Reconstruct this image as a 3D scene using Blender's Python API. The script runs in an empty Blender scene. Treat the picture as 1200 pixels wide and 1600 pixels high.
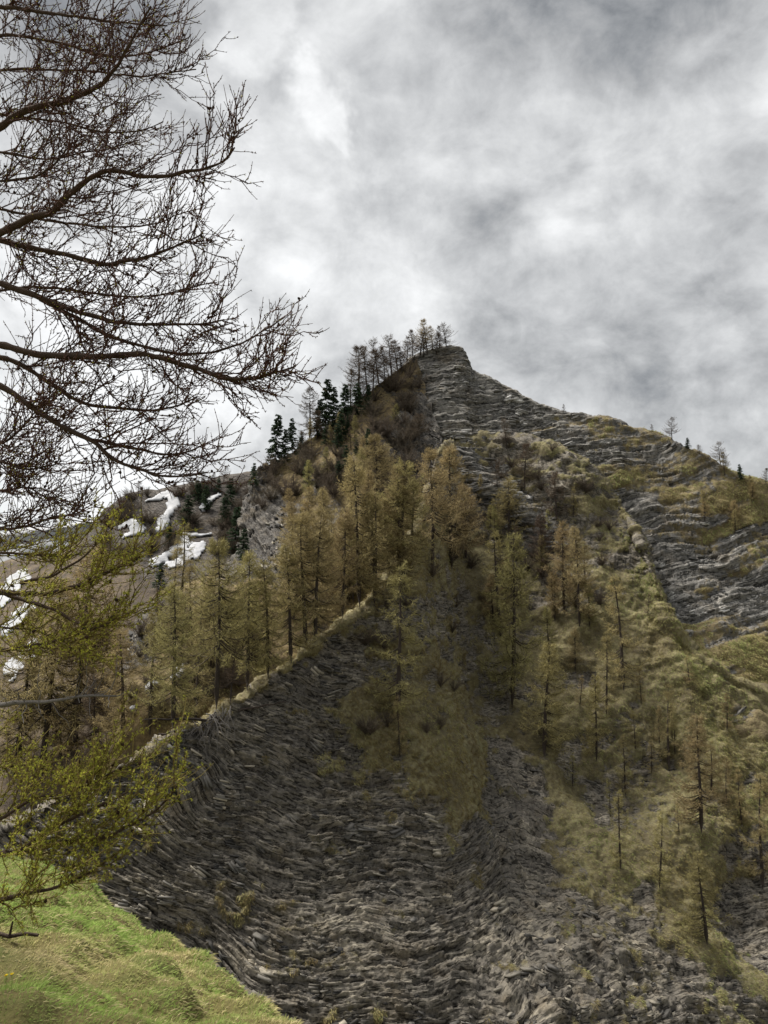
import bpy, math, random
import numpy as np
from mathutils import Vector, Matrix
from mathutils.bvhtree import BVHTree

random.seed(7)
RNG = np.random.default_rng(7)
scene = bpy.context.scene
COL = scene.collection

# ------------------------------------------------------------------ camera
PITCH = math.radians(8.0)
F = 1200.0                                   # focal length in pixels of a 1200 x 1600 picture
cam_d = bpy.data.cameras.new('camera')
cam = bpy.data.objects.new('camera', cam_d)
COL.objects.link(cam)
cam.location = (0, 0, 0)
cam.rotation_euler = (math.pi / 2 + PITCH, 0, 0)
cam_d.sensor_fit = 'VERTICAL'
cam_d.sensor_height = 34.6
cam_d.lens = 34.6 * F / 1600.0
cam_d.clip_start = 0.05
cam_d.clip_end = 20000
scene.camera = cam
CP, SP = math.cos(PITCH), math.sin(PITCH)

def unproject(px, py, d):
    px = np.asarray(px, float); py = np.asarray(py, float); d = np.asarray(d, float)
    xc = (px - 600) / F * d
    yc = (800 - py) / F * d
    return np.stack([xc, d * CP - yc * SP, d * SP + yc * CP], -1)

def pixel_dir(px, py):
    v = unproject(px, py, 1.0)
    return v / np.linalg.norm(v)

# ------------------------------------------------------------------ sky, sun, exposure
SUN_EL, SUN_AZ = math.radians(60), math.radians(-58)      # azimuth from +Y (ahead) towards +X
world = bpy.data.worlds.new('World')
scene.world = world
world.use_nodes = True
wt = world.node_tree
wt.nodes.clear()

class NT:
    """small helper for writing node trees"""
    def __init__(self, tree): self.t = tree
    def n(self, kind, **kw):
        nd = self.t.nodes.new(kind)
        for k, v in kw.items():
            if k.startswith('i_'):
                key = k[2:]
                key = int(key) if key.isdigit() else key.replace('_', ' ')
                self.put(nd.inputs[key], v)
            else:
                setattr(nd, k, v)
        return nd
    def put(self, sock, v):
        if isinstance(v, bpy.types.NodeSocket): self.t.links.new(v, sock)
        elif isinstance(v, bpy.types.Node): self.t.links.new(v.outputs[0], sock)
        else: sock.default_value = v
    def math(self, op, a, b=None, c=None, clamp=False):
        nd = self.t.nodes.new('ShaderNodeMath'); nd.operation = op; nd.use_clamp = clamp
        self.put(nd.inputs[0], a)
        if b is not None: self.put(nd.inputs[1], b)
        if c is not None: self.put(nd.inputs[2], c)
        return nd.outputs[0]
    def vmath(self, op, a, b=None):
        nd = self.t.nodes.new('ShaderNodeVectorMath'); nd.operation = op
        self.put(nd.inputs[0], a)
        if b is not None:
            self.put(nd.inputs['Scale' if op == 'SCALE' else 1], b)
        return nd.outputs['Value'] if op in ('DOT_PRODUCT', 'LENGTH') else nd.outputs[0]
    def ramp(self, fac, stops, interp='LINEAR'):
        nd = self.t.nodes.new('ShaderNodeValToRGB')
        nd.color_ramp.interpolation = interp
        el = nd.color_ramp.elements
        while len(el) < len(stops): el.new(0.5)
        for e, (p, c) in zip(el, stops):
            e.position = p
            e.color = (c, c, c, 1) if isinstance(c, (int, float)) else (*c, 1)
        self.put(nd.inputs[0], fac)
        return nd.outputs[0]
    def mix(self, fac, a, b, blend='MIX'):
        nd = self.t.nodes.new('ShaderNodeMix'); nd.data_type = 'RGBA'; nd.blend_type = blend
        self.put(nd.inputs[0], fac)
        self.put(nd.inputs[6], a if not isinstance(a, tuple) else (*a, 1))
        self.put(nd.inputs[7], b if not isinstance(b, tuple) else (*b, 1))
        return nd.outputs[2]
    def noise(self, vec, scale, detail=4, rough=0.55, dist=0.0, out=0):
        nd = self.t.nodes.new('ShaderNodeTexNoise')
        if vec is not None: self.put(nd.inputs['Vector'], vec)
        nd.inputs['Scale'].default_value = scale
        nd.inputs['Detail'].default_value = detail
        nd.inputs['Roughness'].default_value = rough
        nd.inputs['Distortion'].default_value = dist
        return nd.outputs[out]

w = NT(wt)
sky = w.n('ShaderNodeTexSky', sky_type='NISHITA', sun_disc=False, sun_elevation=SUN_EL, sun_rotation=SUN_AZ)
tc = w.n('ShaderNodeTexCoord')
dirv = w.vmath('NORMALIZE', tc.outputs['Generated'])
sepd = w.n('ShaderNodeSeparateXYZ', i_0=dirv)
zz = w.math('MAXIMUM', sepd.outputs[2], -0.05)
den = w.math('ADD', w.math('MULTIPLY', zz, 0.55), 0.55)
flat = w.vmath('DIVIDE', dirv, w.n('ShaderNodeCombineXYZ', i_0=den, i_1=den, i_2=1.0))
flat = w.vmath('ADD', flat, (3.37, 1.21, 0.4))
n_big = w.noise(flat, 1.9, 3, 0.5, 0.2)
n_mid = w.noise(flat, 4.6, 7, 0.58, 0.25)
n_fin = w.noise(flat, 11.0, 7, 0.62, 0.25)
cl = w.math('ADD', w.math('MULTIPLY', n_big, 0.32), w.math('MULTIPLY', n_mid, 0.43))
cl = w.math('ADD', cl, w.math('MULTIPLY', n_fin, 0.25))
warp = w.vmath('SCALE', w.vmath('SUBTRACT', w.noise(flat, 5.0, 5, 0.6, 0.3, out=1), (0.5, 0.5, 0.5)), 0.20)
wdir = w.vmath('NORMALIZE', w.vmath('ADD', dirv, warp))
lum = w.math('ADD', w.math('MULTIPLY', w.math('SUBTRACT', cl, 0.5), 1.55), 0.345)
# thin and thick places in the cloud deck that the photograph shows
PUFFS = [(492, 185, 32, .24), (400, 40, 42, .20), (455, 240, 90, .05), (390, 330, 90, .13), (330, 470, 150, .12),
         (640, 150, 110, .09), (905, 235, 70, .13), (170, 640, 240, .13), (60, 780, 200, .16), (820, 300, 60, .08),
         (560, 440, 90, .10), (1150, 720, 80, .13), (620, 455, 80, .07), (1160, 260, 120, .07), (900, 480, 150, .07),
         (680, 340, 240, -.07), (960, 130, 170, -.03), (1130, 640, 130, -.09), (560, 260, 110, -.03),
         (1120, 110, 90, -.05), (520, 100, 80, -.05), (480, 470, 70, -.05), (1080, 330, 90, -.03)]
for (px, py, r, a) in PUFFS:
    c = pixel_dir(px, py)
    dt = w.vmath('DOT_PRODUCT', wdir, tuple(c))
    mr = w.n('ShaderNodeMapRange', interpolation_type='SMOOTHERSTEP')
    w.put(mr.inputs[0], dt)
    mr.inputs[1].default_value = math.cos(2.0 * r / F)
    mr.inputs[2].default_value = 1.0
    mr.inputs[3].default_value = 0.0
    mr.inputs[4].default_value = a * 0.72
    lum = w.math('ADD', lum, mr.outputs[0])
lum = w.math('MAXIMUM', lum, 0.15)
lum = w.math('MINIMUM', lum, 0.60)
tint = w.ramp(lum, [(0.14, (0.94, 0.985, 1.03)), (0.26, (0.98, 0.995, 1.005)), (0.45, (0.99, 1.0, 1.0)), (1.0, (1, 1, 1))])
cloud = w.vmath('SCALE', tint, w.math('MULTIPLY', lum, 10.0))
skyc = w.mix(0.96, sky.outputs[0], cloud)
bg = w.n('ShaderNodeBackground', i_Color=skyc, i_Strength=0.1)
wo = w.n('ShaderNodeOutputWorld', i_Surface=bg)

sun_d = bpy.data.lights.new('sun', 'SUN')
sun_d.energy = 5.0
sun_d.angle = math.radians(30)
sun_d.color = (1.0, 0.95, 0.87)
sun = bpy.data.objects.new('sun', sun_d)
COL.objects.link(sun)
sdir = Vector((math.sin(SUN_AZ) * math.cos(SUN_EL), math.cos(SUN_AZ) * math.cos(SUN_EL), math.sin(SUN_EL)))
sun.rotation_euler = sdir.to_track_quat('Z', 'Y').to_euler()
sun.location = sdir * 400

vs = scene.view_settings
vs.view_transform = 'Standard'
vs.look = 'None'
vs.exposure = 0.78
vs.gamma = 1.0
vs.use_curve_mapping = False
scene.cycles.max_bounces = 5
scene.cycles.transparent_max_bounces = 4

# ------------------------------------------------------------------ numpy noise
def _hash(ix, iy, iz, seed):
    h = (ix.astype(np.uint32) * np.uint32(374761393) + iy.astype(np.uint32) * np.uint32(668265263)
         + iz.astype(np.uint32) * np.uint32(2246822519) + np.uint32((seed * 3266489917) & 0xffffffff))
    h = (h ^ (h >> np.uint32(13))) * np.uint32(1274126177)
    h = (h ^ (h >> np.uint32(16))) * np.uint32(2654435761)
    h = h ^ (h >> np.uint32(15))
    return h.astype(np.float32) * np.float32(1.0 / 4294967295.0)

def vnoise(p, seed=0):
    """value noise in -1..1 at points p[...,3]"""
    p = np.asarray(p, np.float32)
    f = np.floor(p)
    i = f.astype(np.int64)
    t = p - f
    t = t * t * (3 - 2 * t)
    x, y, z = i[..., 0], i[..., 1], i[..., 2]
    tx, ty, tz = t[..., 0], t[..., 1], t[..., 2]
    def H(a, b, c): return _hash(x + a, y + b, z + c, seed)
    c00 = H(0, 0, 0) * (1 - tx) + H(1, 0, 0) * tx
    c10 = H(0, 1, 0) * (1 - tx) + H(1, 1, 0) * tx
    c01 = H(0, 0, 1) * (1 - tx) + H(1, 0, 1) * tx
    c11 = H(0, 1, 1) * (1 - tx) + H(1, 1, 1) * tx
    return ((c00 * (1 - ty) + c10 * ty) * (1 - tz) + (c01 * (1 - ty) + c11 * ty) * tz) * 2 - 1

def fbm(p, octs=4, seed=0, gain=0.5):
    s = 0; a = 1; tot = 0
    p = np.asarray(p, np.float32)
    for o in range(octs):
        s = s + a * vnoise(p * (2.03 ** o) + 17.3 * o, seed + o)
        tot += a
        a *= gain
    return s / tot

def blocks(s, x, th, ln, seed):
    """broken beds: one random value in -1..1 for each block of a bed, and a groove at the bed joints"""
    q = s / th
    i = np.floor(q)
    z = np.zeros(i.shape, np.int64)
    ii_ = i.astype(np.int64)
    length = ln * (.5 + _hash(ii_, z, z, seed))
    j = np.floor((x + 37.0 * _hash(ii_, z + 1, z, seed)) / length).astype(np.int64)
    v = _hash(ii_, j, z + 2, seed) * 2 - 1
    f = q - i
    groove = np.where(f < .18, 1.0, 0.0)
    return v, groove

def sstep(a, b, x):
    t = np.clip((x - a) / (b - a), 0, 1)
    return t * t * (3 - 2 * t)

# ------------------------------------------------------------------ mesh helpers
def make_mesh(name, verts, faces_list, attrs=None, smooth=False):
    """faces_list: list of int arrays (K,3) or (K,4)"""
    me = bpy.data.meshes.new(name)
    verts = np.ascontiguousarray(verts, np.float32)
    me.vertices.add(len(verts))
    me.vertices.foreach_set('co', verts.ravel())
    fl = [np.asarray(f, np.int32) for f in faces_list if len(f)]
    nl = sum(f.size for f in fl); npoly = sum(len(f) for f in fl)
    me.loops.add(nl)
    me.loops.foreach_set('vertex_index', np.concatenate([f.ravel() for f in fl]))
    me.polygons.add(npoly)
    tot = np.concatenate([np.full(len(f), f.shape[1], np.int32) for f in fl])
    start = np.concatenate([[0], np.cumsum(tot)[:-1]]).astype(np.int32)
    me.polygons.foreach_set('loop_start', start)
    me.polygons.foreach_set('loop_total', tot)
    if smooth:
        me.polygons.foreach_set('use_smooth', np.ones(npoly, bool))
    for k, v in (attrs or {}).items():
        v = np.asarray(v, np.float32)
        if v.ndim == 1:
            a = me.attributes.new(k, 'FLOAT', 'POINT'); a.data.foreach_set('value', v)
        else:
            a = me.attributes.new(k, 'FLOAT_VECTOR', 'POINT'); a.data.foreach_set('vector', v.ravel())
    me.update()
    me.validate()
    return me

def link(name, me, mat=None, parent=None):
    o = bpy.data.objects.new(name, me)
    COL.objects.link(o)
    if mat is not None and me is not None and not me.materials:
        me.materials.append(mat)
    if parent is not None: o.parent = parent
    return o

def tag(o, label=None, cat=None, group=None, kind=None):
    if label: o['label'] = label
    if cat: o['category'] = cat
    if group: o['group'] = group
    if kind: o['kind'] = kind
    return o

def norm(v):
    return v / np.maximum(np.linalg.norm(v, axis=-1, keepdims=True), 1e-9)

class Buf:
    """collects verts, faces and one float attribute"""
    def __init__(self): self.v = []; self.f = {3: [], 4: []}; self.a = []; self.n = 0
    def add(self, v, f, a=None):
        v = np.asarray(v, np.float32).reshape(-1, 3)
        f = np.asarray(f, np.int64)
        self.f[f.shape[1]].append(f + self.n)
        self.v.append(v)
        self.a.append(np.zeros(len(v), np.float32) if a is None else np.broadcast_to(np.asarray(a, np.float32), (len(v),)).copy())
        self.n += len(v)
    def mesh(self, name, smooth=False, attr='tone'):
        fl = [np.concatenate(x) for x in self.f.values() if x]
        return make_mesh(name, np.concatenate(self.v), fl, {attr: np.concatenate(self.a)}, smooth)
    def empty(self): return self.n == 0

def tubes(buf, paths, radii, sides=4, tone=None):
    """paths (K,n,3), radii (K,n)"""
    paths = np.asarray(paths, float); K, n, _ = paths.shape
    if K == 0: return
    tan = np.gradient(paths, axis=1); tan = norm(tan)
    ref = np.where(np.abs(tan[:, :1, 2:3]) > 0.9, np.array([1.0, 0, 0]), np.array([0, 0, 1.0]))
    u = norm(np.cross(tan, ref)); v = np.cross(tan, u)
    ang = np.arange(sides) / sides * 2 * math.pi
    ring = u[:, :, None, :] * np.cos(ang)[None, None, :, None] + v[:, :, None, :] * np.sin(ang)[None, None, :, None]
    V = paths[:, :, None, :] + ring * np.asarray(radii)[:, :, None, None]
    idx = np.arange(K * n * sides).reshape(K, n, sides)
    a = idx[:, :-1, :]; b = idx[:, 1:, :]
    Q = np.stack([a, np.roll(a, -1, 2), np.roll(b, -1, 2), b], -1).reshape(-1, 4)
    t = None
    if tone is not None: t = np.repeat(np.asarray(tone, np.float32), n * sides)
    buf.add(V.reshape(-1, 3), Q, t)

def spikes(buf, base, d, length, rad, tone=None):
    """three sided spindles"""
    K = len(base)
    if K == 0: return
    d = norm(d)
    u = norm(np.cross(d, RNG.normal(size=(K, 3)))); v = np.cross(d, u)
    r = np.asarray(rad)[:, None]
    p0 = base + u * r; p1 = base - u * r * .5 + v * r * .87; p2 = base - u * r * .5 - v * r * .87
    p3 = base + d * np.asarray(length)[:, None]
    V = np.stack([p0, p1, p2, p3], 1)
    i = np.arange(K)[:, None] * 4
    Fc = np.concatenate([i + [0, 1, 3], i + [1, 2, 3], i + [2, 0, 3]])
    t = None if tone is None else np.repeat(np.asarray(tone, np.float32), 4)
    buf.add(V.reshape(-1, 3), Fc, t)

def ribbons(buf, base, d, length, width, tone=None, droop=0.0, side=None):
    """tapering two piece blades: 5 verts, quad + tri"""
    K = len(base)
    if K == 0: return
    d = norm(d)
    s = norm(np.cross(d, RNG.normal(size=(K, 3)))) if side is None else side
    L = np.asarray(length)[:, None]; W = np.asarray(width)[:, None] * 0.5
    mid = base + d * L * 0.5
    tip = base + d * L + np.array([0, 0, -1.0]) * L * np.asarray(droop).reshape(-1, 1)
    V = np.stack([base - s * W, base + s * W, mid + s * W * .85, mid - s * W * .85, tip], 1)
    i = np.arange(K)[:, None] * 5
    t = None if tone is None else np.repeat(np.asarray(tone, np.float32), 5)
    n0 = buf.n
    buf.add(V.reshape(-1, 3), i + [0, 1, 2, 3], t)
    buf.f[3].append(i + [3, 2, 4] + n0)

def leaves1(buf, base, d, length, width, tone=None):
    """single thin triangles"""
    K = len(base)
    if K == 0: return
    d = norm(d)
    s = norm(np.cross(d, RNG.normal(size=(K, 3))))
    W = np.asarray(width)[:, None] * .5
    V = np.stack([base - s * W, base + s * W, base + d * np.asarray(length)[:, None]], 1)
    i = np.arange(K)[:, None] * 3
    t = None if tone is None else np.repeat(np.asarray(tone, np.float32), 3)
    buf.add(V.reshape(-1, 3), i + [0, 1, 2], t)

def catmull(arr, counts):
    """resample axis 0 of arr with Catmull-Rom, counts[i] samples in interval i"""
    arr = np.asarray(arr, float); n = len(arr)
    ext = np.concatenate([2 * arr[:1] - arr[1:2], arr, 2 * arr[-1:] - arr[-2:-1]])
    out = []
    for i in range(n - 1):
        t = np.arange(counts[i]) / counts[i]
        if i == n - 2: t = np.append(t, 1.0)
        t = t.reshape(-1, *([1] * (arr.ndim - 1)))
        p0, p1, p2, p3 = ext[i], ext[i + 1], ext[i + 2], ext[i + 3]
        out.append(0.5 * (2 * p1 + (p2 - p0) * t + (2 * p0 - 5 * p1 + 4 * p2 - p3) * t ** 2 + (3 * p1 - p0 - 3 * p2 + p3) * t ** 3))
    return np.concatenate(out)

def counts_for(net, axis, step):
    """samples per interval from its mean length in pixels"""
    d = np.diff(net[..., :2], axis=axis)
    L = np.linalg.norm(d, axis=-1).mean(axis=1 - axis)
    mid = (np.take(net, range(net.shape[axis] - 1), axis) + np.take(net, range(1, net.shape[axis]), axis)) / 2
    if axis == 1: off = (mid[..., 0].min(0) > 1215) | (mid[..., 0].max(0) < -10)
    else: off = mid[..., 1].min(1) > 1640
    return np.maximum(2, np.ceil(L / np.where(off, step * 5, step))).astype(int)

# ------------------------------------------------------------------ materials
def new_mat(name):
    m = bpy.data.materials.new(name); m.use_nodes = True
    m.node_tree.nodes.clear()
    return m, NT(m.node_tree)

def finish(t, color, rough=0.9, bump=None, bump_str=0.3, bump_dist=0.1, spec=0.15, trans=None):
    b = t.n('ShaderNodeBsdfPrincipled')
    t.put(b.inputs['Base Color'], color if not isinstance(color, tuple) else (*color, 1))
    t.put(b.inputs['Roughness'], rough)
    b.inputs['Specular IOR Level'].default_value = spec
    if bump is not None:
        bn = t.n('ShaderNodeBump', i_Strength=bump_str, i_Distance=bump_dist, i_Height=bump)
        t.put(b.inputs['Normal'], bn.outputs[0])
    sh = b.outputs[0]
    if trans is not None:
        tr = t.n('ShaderNodeBsdfTranslucent')
        t.put(tr.inputs[0], color)
        mx = t.n('ShaderNodeMixShader'); mx.inputs[0].default_value = trans
        t.t.links.new(sh, mx.inputs[1]); t.t.links.new(tr.outputs[0], mx.inputs[2]); sh = mx.outputs[0]
    o = t.n('ShaderNodeOutputMaterial')
    t.t.links.new(sh, o.inputs['Surface'])

def terrain_mat(name, dark, mid, light, light_amt, grass_cols, scale=1.0, warm_col=(.15, .118, .075), la=1.0):
    """bedded rock, with turf where the vertex attribute 'grass' says it grows"""
    m, t = new_mat(name)
    dark, mid, light = [tuple(v * k for v in c) for c, k in ((dark, 1.65), (mid, 1.75), (light, 1.85))]
    grass_cols = [tuple(1.75 * (.86 * v + .14 * sum(c) / 3) for v in c) for c in grass_cols]
    bed = t.n('ShaderNodeAttribute', attribute_name='bedvec').outputs['Vector']
    gr = t.n('ShaderNodeAttribute', attribute_name='grass').outputs['Fac']
    pos = t.n('ShaderNodeNewGeometry').outputs['Position']
    def bn(sx, sl, det, ro=.6):
        mp = t.n('ShaderNodeMapping'); t.put(mp.inputs[0], bed); mp.inputs['Scale'].default_value = (sx * scale, sl * scale, sl * scale)
        return t.noise(mp.outputs[0], 1.0, det, ro)
    n1 = bn(2.0, .20 * la, 3, .55); n2 = bn(6.5, .75 * la, 4, .65); n3 = bn(.55, .12, 3); n4 = bn(11.0, .8 * la, 2, .5)
    blot = t.noise(pos, .16 * scale, 5, .6); chip = t.noise(pos, 2.6 * scale, 5, .7)
    midl = tuple(.5 * (a_ + b_) for a_, b_ in zip(mid, light))
    bt = t.n('ShaderNodeAttribute', attribute_name='blocktone').outputs['Fac']
    bt = t.math('ADD', bt, t.math('MULTIPLY', t.math('SUBTRACT', n1, .5), .8))
    base = t.ramp(bt, [(.12, dark), (.42, mid), (.60, mid), (.78, midl), (1.0, light)])
    fine = t.ramp(n2, [(.34, dark), (.47, mid), (.60, midl), (.70, light)])
    rock = t.mix(t.ramp(chip, [(.35, .12), (.65, .5)]), base, fine)
    lt = t.math('MULTIPLY', t.ramp(n3, [(.47, 0.0), (.62, 1.0)]), light_amt)
    rock = t.mix(lt, rock, t.mix(t.ramp(n2, [(.4, 0.0), (.6, 1.0)]), mid, light))
    rock = t.mix(t.math('MULTIPLY', t.ramp(blot, [(.45, 0.0), (.62, 1.0)]), .7), rock, t.mix(chip, dark, mid))
    warm = t.noise(pos, .4 * scale, 5, .65)
    rock = t.mix(t.math('MULTIPLY', t.ramp(warm, [(.52, 0.0), (.68, 1.0)]), .5), rock, warm_col)
    # thin dark shale between the beds
    crack = t.ramp(t.math('ADD', n4, t.math('MULTIPLY', t.math('SUBTRACT', chip, .5), .35)), [(.38, .30), (.47, 1.0)])
    rock = t.mix(1.0, rock, crack, 'MULTIPLY')
    rock = t.mix(1.0, rock, t.ramp(chip, [(.25, .6), (.55, 1.0), (.75, 1.35)]), 'MULTIPLY')
    # turf
    g1 = t.noise(pos, .22 * scale, 5, .6); g2 = t.noise(pos, 2.1 * scale, 4, .65)
    gcol = t.ramp(g1, [(.3, grass_cols[0]), (.45, grass_cols[1]), (.58, grass_cols[2]), (.72, grass_cols[3])])
    gcol = t.mix(t.ramp(g2, [(.38, 0.0), (.62, .75)]), gcol, grass_cols[4])
    edge = t.math('ADD', gr, t.math('MULTIPLY', t.math('SUBTRACT', t.noise(pos, 1.4 * scale, 5, .65), .5), .9))
    fac = t.ramp(edge, [(.42, 0.0), (.58, 1.0)])
    colr = t.mix(fac, rock, gcol)
    hgt = t.math('ADD', t.math('MULTIPLY', n1, .5), t.math('ADD', t.math('MULTIPLY', n2, .45), t.math('ADD', t.math('MULTIPLY', crack, .25), t.math('MULTIPLY', chip, .5))))
    hgt = t.mix(fac, hgt, t.math('ADD', t.math('MULTIPLY', g2, .7), t.math('MULTIPLY', t.noise(pos, 6 * scale, 4, .7), .5)))
    finish(t, colr, .88, hgt, 1.0, .30 / scale, .15)
    return m

GR_MAIN = [(.060, .050, .027), (.108, .093, .044), (.152, .134, .062), (.115, .113, .050), (.062, .049, .027)]
M_cliff = terrain_mat('folded_shale', (.030, .027, .024), (.098, .089, .076), (.220, .196, .152), .75, GR_MAIN, la=1.15)
M_face = terrain_mat('grey_bedded_limestone', (.042, .041, .041), (.116, .112, .105), (.245, .230, .205), .6,
                     [(.064, .052, .028), (.115, .094, .042), (.170, .138, .062), (.108, .102, .042), (.075, .054, .030)], .62)
M_flank = terrain_mat('weathered_shale', (.024, .023, .022), (.060, .056, .052), (.13, .118, .10), .5,
                      [(.050, .042, .020), (.095, .072, .030), (.150, .110, .045), (.070, .065, .026), (.060, .042, .024)], .8)
M_heath = terrain_mat('brown_heath', (.020, .018, .017), (.042, .037, .033), (.10, .09, .08), .3,
                      [(.026, .021, .017), (.048, .036, .024), (.090, .066, .038), (.040, .033, .022), (.030, .023, .019)], .5)
M_far = terrain_mat('haze_tinted_rock', (.10, .12, .16), (.18, .20, .25), (.26, .28, .33), .3,  # blue haze of distance painted into the rock and turf colours
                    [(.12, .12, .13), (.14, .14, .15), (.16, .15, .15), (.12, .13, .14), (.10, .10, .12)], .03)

def tone_mat(name, stops, rough=.9, trans=None, objvar=0.0, spec=.1, bump=0.0, bscale=30, gain=1.0):
    """colour picked along the float attribute 'tone' (0..1), a little different on each object"""
    m, t = new_mat(name)
    a = t.n('ShaderNodeAttribute', attribute_name='tone').outputs['Fac']
    pos = t.n('ShaderNodeTexCoord').outputs['Object']
    stops = [(p_, tuple(min(.8, v * gain) for v in c_)) for p_, c_ in stops]
    c = t.ramp(a, stops)
    nz = t.noise(pos, bscale * .3, 4, .6)
    c = t.mix(1.0, c, t.ramp(nz, [(.25, .72), (.75, 1.25)]), 'MULTIPLY')
    if objvar:
        r = t.n('ShaderNodeObjectInfo').outputs['Random']
        hs = t.n('ShaderNodeHueSaturation')
        t.put(hs.inputs['Hue'], t.math('ADD', .5, t.math('MULTIPLY', t.math('SUBTRACT', r, .5), .022 * objvar)))
        t.put(hs.inputs['Value'], t.math('ADD', 1.0, t.math('MULTIPLY', t.math('SUBTRACT', t.math('FRACT', t.math('MULTIPLY', r, 7.31)), .5), .45 * objvar)))
        t.put(hs.inputs['Color'], c)
        c = hs.outputs[0]
    finish(t, c, rough, t.noise(pos, bscale, 4, .7) if bump else None, bump, .02, spec, trans)
    return m

M_slab = tone_mat('slab_rock', [(0, (.030, .029, .028)), (.45, (.090, .085, .077)), (.75, (.17, .155, .125)), (1, (.28, .25, .20))], gain=1.6, rough=.85, bump=.7, bscale=6, spec=.2)
M_slab_grey = tone_mat('grey_slab_rock', [(0, (.045, .045, .045)), (.5, (.120, .117, .111)), (1, (.27, .265, .255))], gain=1.7, rough=.85, bump=.7, bscale=4, spec=.2)
M_bark = tone_mat('larch_bark', [(0, (.030, .025, .022)), (1, (.060, .048, .040))], gain=1.25, rough=.95, bump=.8, bscale=8, objvar=.6)
M_bark_near = tone_mat('scaly_larch_bark', [(0, (.036, .027, .022)), (.5, (.062, .044, .034)), (1, (.10, .075, .055))], gain=1.4, rough=.95, bump=.9, bscale=60)
M_twig_near = tone_mat('larch_twig', [(0, (.034, .018, .015)), (1, (.088, .048, .036))], gain=1.6, rough=.9)
M_twig_green = tone_mat('olive_larch_twig', [(0, (.075, .056, .024)), (1, (.230, .185, .060))], gain=1.4, rough=.9)
M_dead = tone_mat('grey_dead_wood', [(0, (.10, .092, .085)), (1, (.20, .185, .17))], .9, bump=.5, bscale=30)
M_needle_near = tone_mat('fresh_larch_needles', [(0, (.095, .100, .018)), (.5, (.165, .172, .026)), (1, (.24, .235, .045))], gain=3.0, rough=.8, trans=.35)
M_cone = tone_mat('larch_cone', [(0, (.028, .018, .014)), (1, (.06, .036, .025))], .9)
LARCH = {
    'ochre': tone_mat('budding_larch_ochre', [(0, (.062, .049, .025)), (.5, (.128, .104, .052)), (1, (.196, .162, .082))], gain=2.2, rough=.9, trans=.25, objvar=1.0),
    'green': tone_mat('budding_larch_green', [(0, (.058, .050, .024)), (.5, (.125, .111, .049)), (1, (.192, .172, .075))], gain=2.2, rough=.9, trans=.25, objvar=1.0),
    'rust': tone_mat('budding_larch_rust', [(0, (.066, .049, .028)), (.5, (.132, .104, .055)), (1, (.200, .160, .084))], gain=2.1, rough=.9, trans=.25, objvar=.8),
    'bare': tone_mat('bare_larch_twigs', [(0, (.050, .040, .032)), (.5, (.105, .078, .056)), (1, (.150, .112, .078))], gain=1.1, rough=.9, trans=.15, objvar=.8),
}
M_spruce = tone_mat('spruce_needles', [(0, (.012, .020, .012)), (.5, (.024, .040, .021)), (1, (.045, .066, .030))], gain=1.6, rough=.8, trans=.1, objvar=.8)
M_brush = tone_mat('bare_brush', [(0, (.052, .043, .035)), (.5, (.086, .071, .056)), (1, (.125, .102, .076))], gain=1.35, rough=.9, trans=.15, objvar=.8)
M_tuft = tone_mat('tussock_grass', [(0, (.072, .054, .028)), (.35, (.122, .098, .046)), (.65, (.180, .164, .076)), (1, (.128, .146, .054))], gain=2.15, rough=.9, trans=.3)
M_grass = tone_mat('meadow_grass', [(0, (.300, .250, .150)), (.3, (.290, .255, .130)), (.55, (.215, .220, .085)), (.8, (.145, .185, .055)), (1, (.165, .235, .058))], gain=1.75, rough=.8, trans=.4)
M_knoll = None
def _knoll():
    m, t = new_mat('turf_soil')
    pos = t.n('ShaderNodeNewGeometry').outputs['Position']
    n = t.noise(pos, 1.3, 6, .65); n2 = t.noise(pos, 18, 5, .7)
    c = t.ramp(n, [(.3, (.090, .070, .030)), (.5, (.130, .115, .042)), (.7, (.085, .105, .028))])
    c = t.mix(t.ramp(n2, [(.4, 0.0), (.8, .6)]), c, (.055, .042, .022))
    finish(t, c, .95, n2, .8, .05)
    return m
M_knoll = _knoll()
def _snow():
    m, t = new_mat('old_snow')
    pos = t.n('ShaderNodeNewGeometry').outputs['Position']
    c = t.ramp(t.noise(pos, .5, 5, .6), [(.3, (.22, .23, .25)), (.6, (.36, .37, .39))])
    finish(t, c, .7, t.noise(pos, 1.2, 4, .6), .4, .3, .2)
    return m
M_snow = _snow()
def _valley():
    m, t = new_mat('valley_turf')
    pos = t.n('ShaderNodeNewGeometry').outputs['Position']
    c = t.ramp(t.noise(pos, .02, 6, .6), [(.3, (.05, .05, .025)), (.6, (.10, .09, .04)), (.75, (.13, .12, .11))])
    finish(t, c, .95, t.noise(pos, .2, 5, .6), .5, 1.0)
    return m
M_valley = _valley()
def _stone():
    m, t = new_mat('pale_stone')
    pos = t.n('ShaderNodeTexCoord').outputs['Object']
    c = t.ramp(t.noise(pos, 6, 6, .65), [(.3, (.16, .155, .145)), (.55, (.30, .29, .27)), (.75, (.40, .39, .36))])
    finish(t, c, .9, t.noise(pos, 14, 6, .7), .8, .03)
    return m
M_stone = _stone()

# ------------------------------------------------------------------ terrain sheets
BVHS = {}
TONE = {}
SHEETS = {}

def idw(px, py, pts, power=3.0, asp=1.0):
    num = np.zeros(px.shape); den = np.zeros(px.shape)
    for (x, y, v) in pts:
        w_ = 1.0 / (((px - x) ** 2 + ((py - y) * asp) ** 2) + 200.0) ** (power / 2)
        num += w_ * v; den += w_
    return num / den

def grid_normals(P):
    du = np.gradient(P, axis=1); dv = np.gradient(P, axis=0)
    return norm(np.cross(du, dv))

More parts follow.
